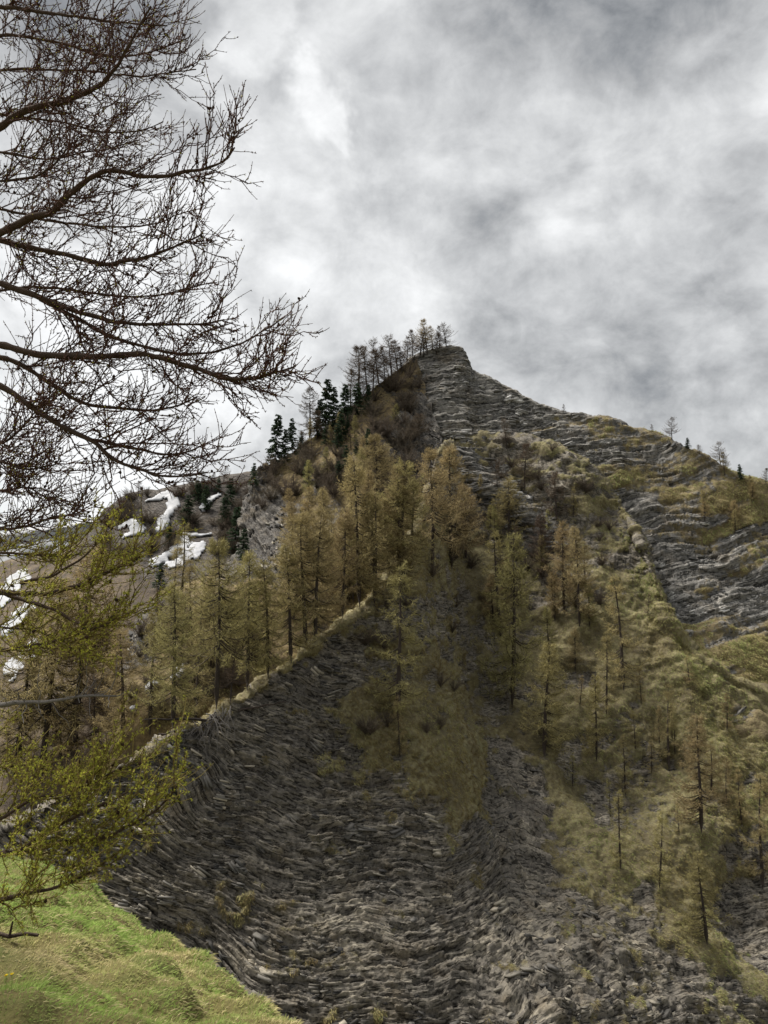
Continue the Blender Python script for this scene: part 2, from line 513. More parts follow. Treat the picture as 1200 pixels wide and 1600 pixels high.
def sheet(name, net, step, mat, bedfn, dispfn, grassfn, label=None, vstep=None, smooth=True):
    """net[rows, cols] of (px, py, depth) control points -> a fine displaced grid in world space"""
    net = np.asarray(net, float)
    lg = net.copy(); lg[..., 2] = np.log(lg[..., 2])
    cv = counts_for(net, 0, vstep or step); cu = counts_for(net, 1, step)
    g = catmull(lg, cv)
    g = np.swapaxes(catmull(np.swapaxes(g, 0, 1), cu), 0, 1)
    PX, PY, D = g[..., 0], g[..., 1], np.exp(g[..., 2])
    P = unproject(PX, PY, D)
    N = grid_normals(P)
    if (np.einsum('ijk,ijk->ij', N, P)).mean() > 0: N = -N
    # smooth the normals a little so that the relief does not tangle
    grass = np.clip(grassfn(PX, PY, P), 0, 1.2)
    s, lat = bedfn(P)
    TONE['v'] = np.full(PX.shape, .5)
    dsp = dispfn(P, s, lat, grass, PX, PY)
    P = P + N * dsp[..., None]
    h, w_ = PX.shape
    idx = np.arange(h * w_).reshape(h, w_)
    Q = np.stack([idx[:-1, :-1], idx[:-1, 1:], idx[1:, 1:], idx[1:, :-1]], -1).reshape(-1, 4)
    bv = np.stack([s, lat[..., 0], lat[..., 1]], -1).reshape(-1, 3)
    me = make_mesh(name, P.reshape(-1, 3), [Q], {'bedvec': bv, 'grass': grass.ravel(), 'blocktone': TONE['v'].ravel()}, smooth)
    o = link(name, me, mat)
    tag(o, kind='structure')
    # coarse copy for placing things
    k = 3
    Pc = P[::k, ::k]; hh, ww = Pc.shape[:2]
    ic = np.arange(hh * ww).reshape(hh, ww)
    Qc = np.stack([ic[:-1, :-1], ic[:-1, 1:], ic[1:, 1:], ic[1:, :-1]], -1).reshape(-1, 4)
    BVHS[name] = BVHTree.FromPolygons(Pc.reshape(-1, 3).tolist(), Qc.tolist())
    SHEETS[name] = dict(P=P, N=N, grass=grass, s=s, PX=PX, PY=PY, D=D, obj=o)
    return o

def hit(px, py, names=None):
    d = Vector(pixel_dir(px, py))
    best = None
    for nme, b in BVHS.items():
        if names and nme not in names: continue
        loc, nor, i, dist = b.ray_cast(Vector((0, 0, 0)), d)
        if loc is not None and (best is None or dist < best[1]): best = (loc, dist, nme)
    return best

def swirl(X, Z, centres):
    for (cx, cz, R, a) in centres:
        dx, dz = X - cx, Z - cz
        an = a * np.exp(-(dx * dx + dz * dz) / (R * R))
        c_, s_ = np.cos(an), np.sin(an)
        X, Z = cx + dx * c_ - dz * s_, cz + dx * s_ + dz * c_
    return X, Z

# --- the near cliff and the slope above it
TOPS = [(-60, 1335, 66), (100, 1242, 69), (250, 1163, 74), (335, 1119, 79), (430, 1057, 85), (545, 967, 93), (600, 915, 98),
        (645, 840, 107), (672, 758, 128), (698, 694, 161), (787, 680, 167), (880, 706, 160), (957, 768, 155), (1003, 852, 143),
        (1050, 978, 132), (1150, 1058, 127), (1350, 1130, 125)]
BOTS = [(-150, 58), (50, 58), (180, 59), (300, 60), (400, 60), (500, 61), (580, 62), (660, 63), (740, 64), (830, 64), (930, 68), (1030, 73),
        (1130, 77), (1230, 81), (1340, 85), (1460, 88), (1650, 92)]
TS = [-.42, -.15, 0, .15, .3, .45, .6, .75, .88, .96, 1.0]
net = []
for t_ in TS:
    row = []
    for (tx, ty, td), (bx, bd) in zip(TOPS, BOTS):
        px = bx + (tx - bx) * t_; py = 1600 + (ty - 1600) * t_
        d = bd + (td - bd) * (max(t_, 0) ** 1.12) + (min(t_, 0) * 14)
        row.append((px, py, d))
    net.append(row)
f1, f2 = [], []
for k, (tx, ty, td) in enumerate(TOPS):
    if k <= 8: f1.append((tx - 6, ty + 6, td + 3.5)); f2.append((tx - 14, ty + 70, td + 13))
    else: f1.append((tx + 5, ty - 4, td + 9)); f2.append((tx + 12, ty + 12, td + 30))
net += [f1, f2]

FOLDS = [(-19, -17, 4.0, .75), (-6, -21, 5, -.25), (3, -24, 5, .2), (-12, -27, 4, .3), (20, -26, 5, .25), (5, -31, 4, -.35), (12, -22, 3.0, .5)]
def bed_cliff(P):
    X, Y, Z = P[..., 0], P[..., 1], P[..., 2]
    wq = P / 11.0
    Xw = X + 1.2 * fbm(wq, 3, 11); Zw = Z + 1.3 * fbm(wq + 9, 3, 21)
    Xs, Zs = swirl(Xw, Zw, FOLDS)
    h = np.where(Xs < -6, .36 * (Xs + 6), .08 * (Xs + 6))
    h = h - np.where(Xs > 8, .30 * np.minimum(Xs - 8, 5), 0) + np.where(Xs > 13, .12 * (Xs - 13), 0)
    s = Zs + h + .12 * Y
    return s, np.stack([X + .3 * Z, Y], -1)

G_CLIFF = [  # picture place, how much turf
    (150, 1260, .1), (250, 1230, .05), (330, 1180, .05), (300, 1300, .15), (420, 1120, .12), (500, 1060, .10), (400, 1200, .05), (480, 1150, .05),
    (540, 1030, .2), (330, 1330, .22), (250, 1400, .12), (350, 1450, .2), (450, 1300, .08), (560, 1300, .08), (470, 1480, .2), (400, 1560, .12),
    (550, 1450, .05), (700, 1400, .04), (650, 1550, .06), (800, 1450, .12), (850, 1550, .1), (950, 1450, .22), (1000, 1550, .25), (930, 1560, .2),
    (600, 1240, .5), (540, 1190, .4), (520, 1240, .2), (640, 1300, .1), (760, 1330, .05), (830, 1280, .1), (840, 1360, .06), (790, 1240, .1), (800, 1195, .15), (850, 1230, .2),
    (600, 1100, .85), (580, 1130, .9), (640, 1050, .72), (680, 1000, .5), (640, 960, .5), (700, 950, .42), (740, 1000, .4), (700, 1080, .75), (660, 1150, .9),
    (720, 1180, .95), (710, 1230, .9), (735, 1130, .62), (765, 1080, .35), (650, 1110, .8), (760, 1040, .5), (690, 920, .6), (760, 900, .8), (720, 860, .85), (660, 860, .9),
    (820, 1050, .8), (800, 960, .75), (850, 1120, .85), (830, 1130, .75), (870, 1220, .8), (880, 1010, .75), (900, 1100, .8), (900, 1060, .5), (930, 1170, .6), (900, 1190, .3), (940, 1230, .3), (960, 1280, .35), (900, 1270, .85),
    (940, 1320, .9), (980, 1370, .85), (1000, 1330, .95), (1050, 1400, .95), (1080, 1450, .9), (1130, 1490, .85), (1190, 1530, .7), (1010, 1250, .55), (1030, 1290, .7), (1060, 1220, .75), (1100, 1330, .8), (1110, 1390, .9),
    (1150, 1380, .15), (1180, 1450, .1), (1160, 1330, .4), (1200, 1480, .15), (1140, 1260, .75), (1180, 1280, .8), (1190, 1180, .9), (1130, 1140, 1.0), (1060, 1080, 1.0), (1000, 1010, 1.0), (960, 970, 1.0), (1080, 1160, .85), (1010, 1120, .75), (1000, 1180, .5), (1050, 1190, .65),
    (960, 1060, .85), (940, 920, .7), (980, 880, .45), (960, 830, .52), (930, 780, .55), (900, 740, .52), (870, 770, .3), (830, 740, .45), (780, 730, .4), (720, 700, .8), (740, 760, .3), (780, 800, .35), (840, 830, .5), (900, 850, .4),
    (860, 900, .6), (700, 740, .3), (1060, 1510, .3), (1110, 1560, .25), (1170, 1580, .4), (960, 1400, .3), (1000, 1450, .25), (1010, 1405, .4)]
def grass_cliff(PX, PY, P):
    g = idw(PX, PY, G_CLIFF, 4.0)
    # the turf lip along the crest
    crest = np.interp(PX, [t[0] for t in TOPS[:7]], [t[1] for t in TOPS[:7]])
    lip = np.where((PX < 590), sstep(13, 3, PY - crest - 13 * fbm(P / 2.0, 3, 5)), 0) * sstep(170, 300, PX) * sstep(-.55, -.1, fbm(P / 3.0, 2, 6))
    g = np.maximum(g, lip * 1.1)
    q = P.copy(); q[..., 2] *= 1.8
    return g * .88 + .05 + .66 * fbm(q / 3.0, 4, 31) + .2 * fbm(P / .9, 2, 37)
LUMPS = [(800, 1220, 60, -.8), (860, 1310, 50, -.5), (1165, 1390, 55, -3.0), (1185, 1460, 50, -3.0), (690, 1180, 80, 1.2), (640, 950, 60, 1.0), (1010, 1240, 60, -1.5),
         (915, 1215, 45, -1.6), (720, 1500, 90, 1.2), (560, 1360, 80, -1.0), (330, 1480, 90, -1.2), (910, 1480, 80, .9), (700, 1330, 60, .9), (840, 1390, 60, -1.0), (760, 1100, 45, -1.6),
         (600, 1020, 40, -.8), (820, 980, 50, -1.5), (960, 1200, 60, -1.2), (1060, 1300, 60, 1.0), (880, 840, 60, -2.0), (770, 770, 60, -1.5)]
def disp_cliff(P, s, lat, g, PX, PY):
    rock = 1 - sstep(.35, .65, g)
    xs = lat[..., 0] + .5 * lat[..., 1] + .5 * fbm(P / 1.6, 2, 40)
    sw = s + .10 * fbm(P / 3.5, 2, 42) + .03 * fbm(P / .7, 2, 44)
    k1, g1 = blocks(sw, xs, .80, 3.0, 41); k2, g2 = blocks(sw, xs, .33, 1.5, 43); k3, g3 = blocks(sw, xs, .16, .75, 47)
    rub = sstep(0, .4, fbm(P / 6.0, 2, 55))
    d = rock * (.30 * k1 + (.25 - .08 * rub) * k2 + .12 * k3 - .14 * g1 - .09 * g2 + .10 * vnoise(P / 1.1, 53) + .06 * vnoise(P / .35, 54) + .07 * rub * np.tanh(3 * vnoise(P / np.array([.8, .8, .5]), 52)))
    TONE['v'] = .5 + .16 * k1 + .24 * k2 + .12 * k3 - .14 * g1 - .12 * g2
    d = d + (1 - rock) * (.45 * np.abs(vnoise(P / np.array([1.8, 1.8, .7]), 59)) + .18 * np.abs(vnoise(P / .55, 61)))
    d = d + .9 * fbm(P / 9.0, 3, 67) + .22 * fbm(P / 3.0, 2, 71)
    for (x, y, r, a) in LUMPS:
        d = d + a * np.exp(-((PX - x) ** 2 + (PY - y) ** 2) / (r * r))
    d = d + .25 * sstep(.5, .75, g)
    cr_ = np.interp(PX, [t[0] for t in TOPS[:7]], [t[1] for t in TOPS[:7]])
    d = d + np.where(PX < 600, sstep(40, 4, PY - cr_), 0) * (1.3 * fbm(P / 2.6, 3, 75) - .2)
    d = d + sstep(640, 760, PX) * (1.5 * fbm(P / 8.0, 3, 73) * sstep(1300, 950, PY) + .9 * fbm(P / 2.4, 3, 74))
    return d
cliff = sheet('cliff', net, 2.05, M_cliff, bed_cliff, disp_cliff, grass_cliff, vstep=1.85, smooth=False)
tag(cliff, 'dark folded shale cliff with turf slopes above it')

# --- the left flank behind the crest
FN = [
    [(240, 1330, 130), (110, 1330, 92), (250, 1290, 92), (400, 1200, 98), (560, 1050, 106), (660, 950, 114)],
    [(280, 1150, 140), (185, 1120, 100), (280, 1110, 98), (400, 1080, 103), (540, 1000, 110), (670, 900, 118)],
    [(290, 1030, 150), (195, 1015, 112), (290, 1000, 109), (400, 975, 112), (530, 930, 116), (675, 850, 126)],
    [(330, 960, 165), (240, 940, 124), (320, 925, 119), (410, 895, 120), (530, 860, 124), (680, 790, 136)],
    [(430, 900, 185), (365, 880, 140), (400, 860, 135), (450, 835, 134), (550, 790, 138), (690, 740, 150)],
    [(440, 820, 195), (378, 800, 152), (410, 790, 149), (470, 765, 149), (570, 710, 152), (690, 690, 162)],
    [(450, 760, 205), (396, 745, 160), (440, 726, 161), (505, 682, 165), (575, 625, 171), (655, 575, 184)],
    [(455, 758, 208), (402, 740, 163), (446, 719, 164), (510, 672, 168), (580, 615, 174), (648, 562, 188)],
    [(470, 790, 230), (420, 770, 190), (470, 750, 190), (530, 710, 195), (600, 660, 200), (660, 610, 212)]]
def bed_flank(P):
    q = P / 14.0
    s = P[..., 2] * .8 + P[..., 0] * .75 + 2.2 * fbm(q, 3, 81)
    return s, np.stack([P[..., 0] - P[..., 2], P[..., 1]], -1)
def grass_flank(PX, PY, P):
    pts = [(430, 800, .05), (400, 850, .15), (440, 850, .1), (380, 830, .1), (480, 780, .5), (560, 700, .75), (600, 640, .8), (520, 720, .7), (450, 740, .7), (600, 760, .75), (640, 680, .1), (660, 720, .1), (650, 640, .1), (630, 660, .3),
           (560, 850, .9), (640, 850, .9), (480, 900, .85), (300, 1000, .85), (220, 980, .3), (215, 1020, .35), (240, 1060, .9), (200, 1100, .9), (400, 950, .8), (640, 610, .6), (610, 690, .5), (300, 930, .6)]
    return idw(PX, PY, pts, 3.5) + .45 * fbm(P / 4.0, 4, 83)
def disp_flank(P, s, lat, g, PX, PY):
    rock = 1 - sstep(.35, .65, g)
    xs = lat[..., 0] + .5 * lat[..., 1] + .6 * fbm(P / 2, 2, 84)
    sw = s + .25 * fbm(P / 2, 3, 86)
    k1, g1 = blocks(sw, xs, 1.2, 4.5, 85); k2, g2 = blocks(sw, xs, .5, 2.0, 87)
    TONE['v'] = .5 + .2 * k1 + .25 * k2 - .14 * g1 - .1 * g2
    return rock * (.45 * k1 + .3 * k2 - .2 * g1 + .2 * vnoise(P / 1.3, 89)) + (1 - rock) * .4 * np.abs(vnoise(P / 1.3, 91)) + 1.0 * fbm(P / 10, 3, 93) * sstep(560, 700, PY + 0) + .35 * fbm(P / 3, 2, 95)
flank = sheet('hillside', FN, 2.1, M_flank, bed_flank, disp_flank, grass_flank)
tag(flank, 'wooded hillside rising behind the turf crest to the summit')

# --- the bedded rock face with the summit
SKY = [(600, 606, 196), (634, 566, 190), (652, 554, 187), (690, 543, 185), (717, 541, 184), (729, 553, 183), (742, 579, 183), (768, 592, 182), (800, 608, 181), (835, 628, 179), (880, 643, 178),
       (925, 652, 176), (962, 656, 175), (990, 668, 174), (1040, 682, 172), (1062, 694, 170), (1110, 717, 168), (1150, 743, 166), (1200, 757, 165), (1320, 800, 165), (1470, 860, 165)]
LOW = [(625, 730, 164), (645, 735, 162), (660, 735, 160), (690, 735, 159), (715, 737, 158), (735, 742, 157), (755, 750, 156), (785, 765, 155), (815, 790, 152), (850, 820, 149), (890, 860, 146),
       (930, 905, 143), (965, 950, 139), (992, 990, 135), (1035, 1040, 130), (1065, 1070, 126), (1120, 1110, 121), (1170, 1140, 119), (1225, 1170, 118), (1340, 1230, 117), (1490, 1300, 117)]
BN = []
for t_ in [-.7, -.3, 0, .15, .3, .45, .6, .75, .88, .96, 1.0]:
    row = []
    for (sx, sy, sd), (lx, ly, ld) in zip(SKY, LOW):
        g_ = .15 * t_ if t_ < 0 else t_ ** .95
        row.append((lx + (sx - lx) * t_, ly + (sy - ly) * t_, ld + (sd - ld) * g_))
    BN.append(row)
BN.append([(x, y + 5, d + 6) for (x, y, d) in SKY]); BN.append([(x, y + 70, d + 40) for (x, y, d) in SKY])
def bed_face(P):
    X, Z = P[..., 0], P[..., 2]
    q = P / 24.0
    Xs, Zs = swirl(X + 1.0 * fbm(q, 2, 101), Z + 1.1 * fbm(q + 5, 3, 103), [(62, 18, 8, .45), (66, 36, 7, -.35)])
    s = Zs - .10 * (Xs - 20) - np.where(Xs > 45, .12 * (Xs - 45), 0) + np.where(Xs < 20, .05 * (Xs - 20), 0)
    return s, np.stack([X, P[..., 1]], -1)
def grass_face(PX, PY, P):
    pts = [(690, 600, .0), (720, 640, .0), (700, 660, .05), (650, 600, .1), (760, 640, .1), (820, 660, .1), (880, 690, .25), (820, 700, .5), (760, 680, .35), (880, 648, .6), (940, 662, .55), (1000, 680, .6), (960, 700, .45),
           (1040, 720, .6), (980, 740, .55), (1060, 750, .65), (1000, 790, .25), (1090, 770, .6), (1140, 780, .8), (1180, 800, .85), (1120, 820, .55), (1040, 830, .3), (1060, 880, .2), (1120, 900, .35), (1180, 880, .45), (1090, 950, .25),
           (1000, 900, .15), (1040, 950, .15), (1150, 940, .4), (1190, 960, .5), (1080, 1000, .75), (1140, 1010, .75), (1190, 1000, .7), (1120, 1050, .9), (1180, 1060, .85), (700, 545, .35), (790, 606, .45)]
    q = P.copy(); q[..., 2] = P[..., 2] * 2.6 - .5 * P[..., 0]
    s_, l_ = bed_face(P)
    v = np.stack([s_ * .42, l_[..., 0] * .07, l_[..., 1] * .07], -1)
    return idw(PX, PY, pts, 3.5) * .85 - .02 + .55 * fbm(v, 3, 105) + .25 * fbm(P / 5.0, 3, 106) + .12 * fbm(P / 1.2, 2, 107)
def disp_face(P, s, lat, g, PX, PY):
    rock = 1 - sstep(.4, .7, g)
    xs = lat[..., 0] + .4 * lat[..., 1] + .8 * fbm(P / 3, 2, 110)
    sw = s + .14 * fbm(P / 7.0, 2, 112) + .05 * fbm(P / 1.5, 2, 114)
    k1, g1 = blocks(sw, xs, 1.7, 9.0, 111); k2, g2 = blocks(sw, xs, .7, 6.0, 113); k3, g3 = blocks(sw, xs, .38, 3.0, 117)
    TONE['v'] = .5 + .16 * k1 + .22 * k2 + .14 * k3 - .16 * g1 - .12 * g2
    d = rock * (.50 * k1 + .42 * k2 + .2 * k3 - .25 * g1 - .15 * g2 + .35 * vnoise(P / 2.2, 119)) + (1 - rock) * .6 * np.abs(vnoise(P / np.array([2.2, 2.2, 1.2]), 121))
    near = sstep(0, 60, PY - np.interp(PX, [a[0] for a in SKY], [a[1] for a in SKY]))
    return d * (.45 + .55 * near) + (1.8 * fbm(P / 15, 3, 123) + .8 * fbm(P / 5.0, 2, 125)) * (.25 + .75 * near)
face = sheet('mountain_face', BN, 1.9, M_face, bed_face, disp_face, grass_face, vstep=1.6, smooth=False)
tag(face, 'grey bedded rock face running from the summit to the right')

# --- the shoulder with snow patches, far left
SN = [
    [(-420, 1420, 120), (-150, 1420, 118), (60, 1400, 118), (260, 1360, 120), (480, 1300, 126)],
    [(-400, 1240, 140), (-150, 1240, 136), (60, 1220, 134), (260, 1180, 136), (480, 1140, 140)],
    [(-380, 1100, 165), (-150, 1100, 160), (60, 1080, 156), (250, 1040, 156), (470, 1000, 160)],
    [(-360, 1000, 195), (-140, 1010, 190), (60, 985, 184), (240, 940, 182), (470, 900, 186)],
    [(-340, 950, 225), (-130, 955, 220), (70, 915, 214), (230, 860, 210), (460, 820, 212)],
    [(-330, 935, 245), (-110, 925, 242), (90, 872, 238), (215, 800, 232), (455, 770, 232)],
    [(-320, 930, 256), (-100, 912, 254), (112, 850, 250), (205, 776, 243), (450, 738, 242)],
    [(-320, 940, 270), (-100, 920, 268), (112, 856, 264), (205, 782, 256), (450, 745, 256)],
    [(-320, 1000, 310), (-100, 980, 310), (112, 920, 310), (205, 850, 300), (450, 820, 300)]]
SN = np.array(SN, float)
SN = np.swapaxes(catmull(np.swapaxes(SN, 0, 1), [1, 2, 3, 3]), 0, 1)
SKS = np.interp(SN[6, :, 0], [-320, -100, 0, 60, 112, 130, 152, 178, 205, 240, 290, 330, 380, 450], [930, 912, 885, 866, 850, 838, 812, 788, 775, 765, 757, 751, 741, 734])
SN[6, :, 1] = SKS; SN[7, :, 1] = SKS + 5
def bed_hill(P):
    return P[..., 2] + .4 * P[..., 0] + 3 * fbm(P / 20, 3, 131), P[..., :2]
def grass_hill(PX, PY, P):
    pts = [(200, 800, .15), (300, 800, .2), (250, 860, .15), (330, 860, .2), (180, 820, .2), (180, 900, .9), (100, 900, 1.), (200, 1000, 1.), (60, 1000, .9), (150, 1100, 1.), (0, 1100, 1.), (250, 1100, 1.), (380, 780, .3)]
    return idw(PX, PY, pts, 3) + .4 * fbm(P / 7, 4, 133)
def disp_hill(P, s, lat, g, PX, PY):
    return 1.6 * fbm(P / 14, 3, 135) + .8 * fbm(P / 4, 3, 137)
hill = sheet('hill', SN, 2.5, M_heath, bed_hill, disp_hill, grass_hill)
tag(hill, 'brown heath shoulder with snow patches behind the larches')

# --- distant snowy mountain
FM = []
sk = [(-900, 700, 2300), (-500, 760, 2250), (-250, 800, 2200), (-80, 846, 2150), (0, 838, 2150), (60, 826, 2120), (110, 812, 2100), (150, 806, 2100), (220, 812, 2100), (330, 860, 2150), (500, 900, 2200)]
for t_ in [0, .2, .4, .6, .8, .93, 1.0]:
    FM.append([(x, 1180 + (y - 1180) * t_, 1300 + (d - 1300) * t_) for (x, y, d) in sk])
FM.append([(x, y + 40, d + 500) for (x, y, d) in sk])
def bed_far(P): return P[..., 2] * .1, P[..., :2] * .1
def disp_far(P, s, lat, g, PX, PY): return 90 * (np.abs(fbm(P / 260, 4, 141)) - .25) + 14 * fbm(P / 50, 3, 143)
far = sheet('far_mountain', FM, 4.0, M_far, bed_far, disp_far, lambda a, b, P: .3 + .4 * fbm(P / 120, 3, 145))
tag(far, 'distant blue grey mountain streaked with snow')

# --- valley ground out to the horizon
vg = np.linspace(-1, 1, 61); vg = np.sign(vg) * np.abs(vg) ** 2.2 * 9000
VX, VY = np.meshgrid(vg, vg + 300)
VP = np.stack([VX, VY, np.zeros_like(VX)], -1)
VP[..., 2] = -62 + 8 * fbm(VP / 120.0, 3, 151)
ii = np.arange(61 * 61).reshape(61, 61)
o = link('valley_ground', make_mesh('valley_ground', VP.reshape(-1, 3), [np.stack([ii[:-1, :-1], ii[:-1, 1:], ii[1:, 1:], ii[1:, :-1]], -1).reshape(-1, 4)], None, True), M_valley)
tag(o, 'turf floor of the valley below the cliff', kind='structure')

# --- the grassy knoll in front
EDGE = [(-700, 1290, 19), (-420, 1292, 18), (-200, 1300, 16), (0, 1325, 14.2), (100, 1350, 12.8), (180, 1396, 11.2), (226, 1432, 10.4), (300, 1484, 9.0), (352, 1534, 8.0), (430, 1560, 7.0), (490, 1600, 6.1), (570, 1670, 5.2), (720, 1760, 4.6), (900, 1900, 4.0)]
E = np.array([unproject(*e) for e in EDGE]) + np.array([-.12, 0, -.22])
foot = np.stack([np.linspace(-3.2, 1.1, len(E)), np.full(len(E), .2), np.full(len(E), -1.72)], -1)
back = foot + np.array([0, -6, .4])
tang = norm(np.gradient(E, axis=0)); out_d = np.stack([-tang[:, 1], tang[:, 0], 0 * tang[:, 0]], -1)
rows = [back]
for t_ in [0, .12, .24, .38, .55, .72, .86, .95, 1.0]:
    r_ = foot + (E - foot) * t_
    r_[:, 2] += .22 * math.sin(math.pi * t_)
    rows.append(r_)
rows += [E + out_d * .35 + [0, 0, -.25], E + out_d * .9 + [0, 0, -1.3], E + out_d * 2.2 + [0, 0, -5], E + out_d * 6 + [0, 0, -16], E + out_d * 20 + [0, 0, -45]]
KN = np.array(rows)
KG = catmull(KN, [12, 12, 12, 14, 14, 16, 16, 14, 8, 5, 6, 8, 6, 6])
KG = np.swapaxes(catmull(np.swapaxes(KG, 0, 1), [6, 8, 12, 16, 16, 16, 16, 16, 16, 16, 12, 8, 6]), 0, 1)
KNn = grid_normals(KG); KNn = np.where((KNn[..., 2:3] < 0), -KNn, KNn)
KG = KG + KNn * (.22 * fbm(KG / 1.4, 3, 161) + .20 * np.abs(vnoise(KG / np.array([.6, .6, .4]), 163)) + .07 * vnoise(KG / .2, 165))[..., None]
hh, ww = KG.shape[:2]; ii = np.arange(hh * ww).reshape(hh, ww)
KQ = np.stack([ii[:-1, :-1], ii[:-1, 1:], ii[1:, 1:], ii[1:, :-1]], -1).reshape(-1, 4)
knoll = link('knoll', make_mesh('knoll', KG.reshape(-1, 3), [KQ], None, True), M_knoll)
tag(knoll, 'grassy knoll falling away to a sharp edge at lower left', kind='structure')
BVHS['knoll'] = BVHTree.FromPolygons(KG.reshape(-1, 3).tolist(), KQ.tolist())

# ------------------------------------------------------------------ rock slabs on the cliff and the face
OUTL = np.array([(-1, -.9), (.95, -1), (1.05, .55), (.7, 1), (-.95, .95)])
def slab_verts(K, rng):
    """K angular broken plates: five cornered outline, 10 verts, thickness along z"""
    o = OUTL[None] * rng.choice([-1, 1], (K, 1, 2)) + rng.uniform(-.2, .2, (K, 5, 2))
    flip = (np.cross(o[:, 1] - o[:, 0], o[:, 2] - o[:, 1]) < 0)
    o[flip] = o[flip][:, ::-1]
    tilt = rng.uniform(-.22, .22, (K, 1)) * o[..., 0]
    top = np.stack([o[..., 0], o[..., 1], .5 + tilt + rng.uniform(-.1, .1, (K, 5))], -1)
    bot = np.stack([o[..., 0] * .95, o[..., 1] * .9, -.5 + tilt], -1)
    return np.concatenate([top, bot], 1)
NS = 5
SLAB_F4 = np.array([[i, i + NS, (i + 1) % NS + NS, (i + 1) % NS] for i in range(NS)])
SLAB_T = np.array([[0, 1, 2], [0, 2, 3], [0, 3, 4], [5, 7, 6], [5, 8, 7], [5, 9, 8]])   # closed top and bottom

def place_slabs(name, bedfn, n_parts, n_stack, size, mat, seed, keep, light=.38):
    """stacks of broken beds that stick out of the rock along its bedding"""
    S = SHEETS[name]; rng = np.random.default_rng(seed)
    P, N, g, PX, PY = S['P'], S['N'], S['grass'], S['PX'], S['PY']
    ok = np.argwhere((g < .36) & keep(PX, PY))
    clus = fbm(P[ok[:, 0], ok[:, 1]] / (5.0 * size / .7), 2, seed + 3)
    pr = np.clip(.25 + 1.3 * clus, .03, 1) ** 1.5; pr /= pr.sum()
    sel = ok[rng.choice(len(ok), n_stack, replace=False, p=pr)]
    c0 = P[sel[:, 0], sel[:, 1]].astype(float); n0 = norm(N[sel[:, 0], sel[:, 1]])
    e = .5
    def sv(p): return bedfn(p)[0]
    s0 = sv(c0)
    bn = norm(np.stack([sv(c0 + np.array([e, 0, 0])) - s0, sv(c0 + np.array([0, e, 0])) - s0, sv(c0 + np.array([0, 0, e])) - s0], -1))
    bn = np.where(bn[:, 2:3] < 0, -bn, bn)
    bn = norm(bn + rng.normal(0, .20, bn.shape))
    L0 = size * np.exp(rng.normal(-.40, .55, n_stack)); L0 = np.clip(L0, .25 * size, 1.9 * size)
    th0 = L0 * rng.uniform(.13, .36, n_stack)
    m = rng.integers(1, 5, n_stack)
    k = np.repeat(np.arange(n_stack), m)
    lev = np.concatenate([np.arange(x) - x / 2 for x in m])
    K = len(k)
    bnk = norm(bn[k] + rng.normal(0, .05, (K, 3)))
    strike = norm(np.cross(bnk, n0[k]) + 1e-4); inw = np.cross(strike, bnk)
    big = L0[k] * rng.uniform(.55, 1.15, K); th = th0[k] * rng.uniform(.6, 1.25, K); asp = rng.uniform(.4, .85, K)
    c = c0[k] + bnk * (lev * th0[k] * 1.25)[:, None] + strike * (L0[k] * rng.normal(0, .35, K))[:, None] + n0[k] * (big * asp * rng.uniform(-.45, .15, K))[:, None]
    V = slab_verts(K, rng)
    loc = (V[..., 0:1] * strike[:, None] * big[:, None, None] + V[..., 1:2] * inw[:, None] * (big * asp)[:, None, None] + V[..., 2:3] * bnk[:, None] * th[:, None, None])
    tone = np.clip(light + .16 * rng.normal(size=K) + .22 * rng.normal(size=n_stack)[k] + .35 * fbm(c / 6.0, 2, 171), 0, 1)
    order = np.argsort(-big / np.linalg.norm(c, axis=1))
    for q in order[:n_parts]:
        me = make_mesh('rock_slab', loc[q], [SLAB_F4, SLAB_T], {'tone': np.full(10, tone[q])})
        so = link('rock_slab', me, mat, S['obj']); so.location = c[q]
    r = order[n_parts:]; ns = len(r)
    b = Buf()
    i = np.arange(ns)[:, None, None] * 10
    b.add((loc[r] + c[r][:, None]).reshape(-1, 3), (SLAB_F4[None] + i).reshape(-1, 4), np.repeat(tone[r], 10))
    b.f[3].append((SLAB_T[None] + i).reshape(-1, 3))
    so = link('small_rock_slabs', b.mesh('small_rock_slabs'), mat, S['obj'])
    tag(so, kind='stuff')
place_slabs('cliff', bed_cliff, 300, 1700, .40, M_slab, 13, lambda X, Y: (Y > 700) & (Y < 1640) & (X > 60) & (X < 1260))
place_slabs('mountain_face', bed_face, 300, 1900, .62, M_slab_grey, 17, lambda X, Y: (X > 630) & (X < 1250) & (Y < 1080) & (Y > np.interp(X, [a[0] for a in SKY], [a[1] for a in SKY]) + 3), .56)
place_slabs('hillside', bed_flank, 60, 500, .5, M_slab, 19, lambda X, Y: (X > 200) & (X < 700) & (Y > 620) & (Y < 1050), .22)

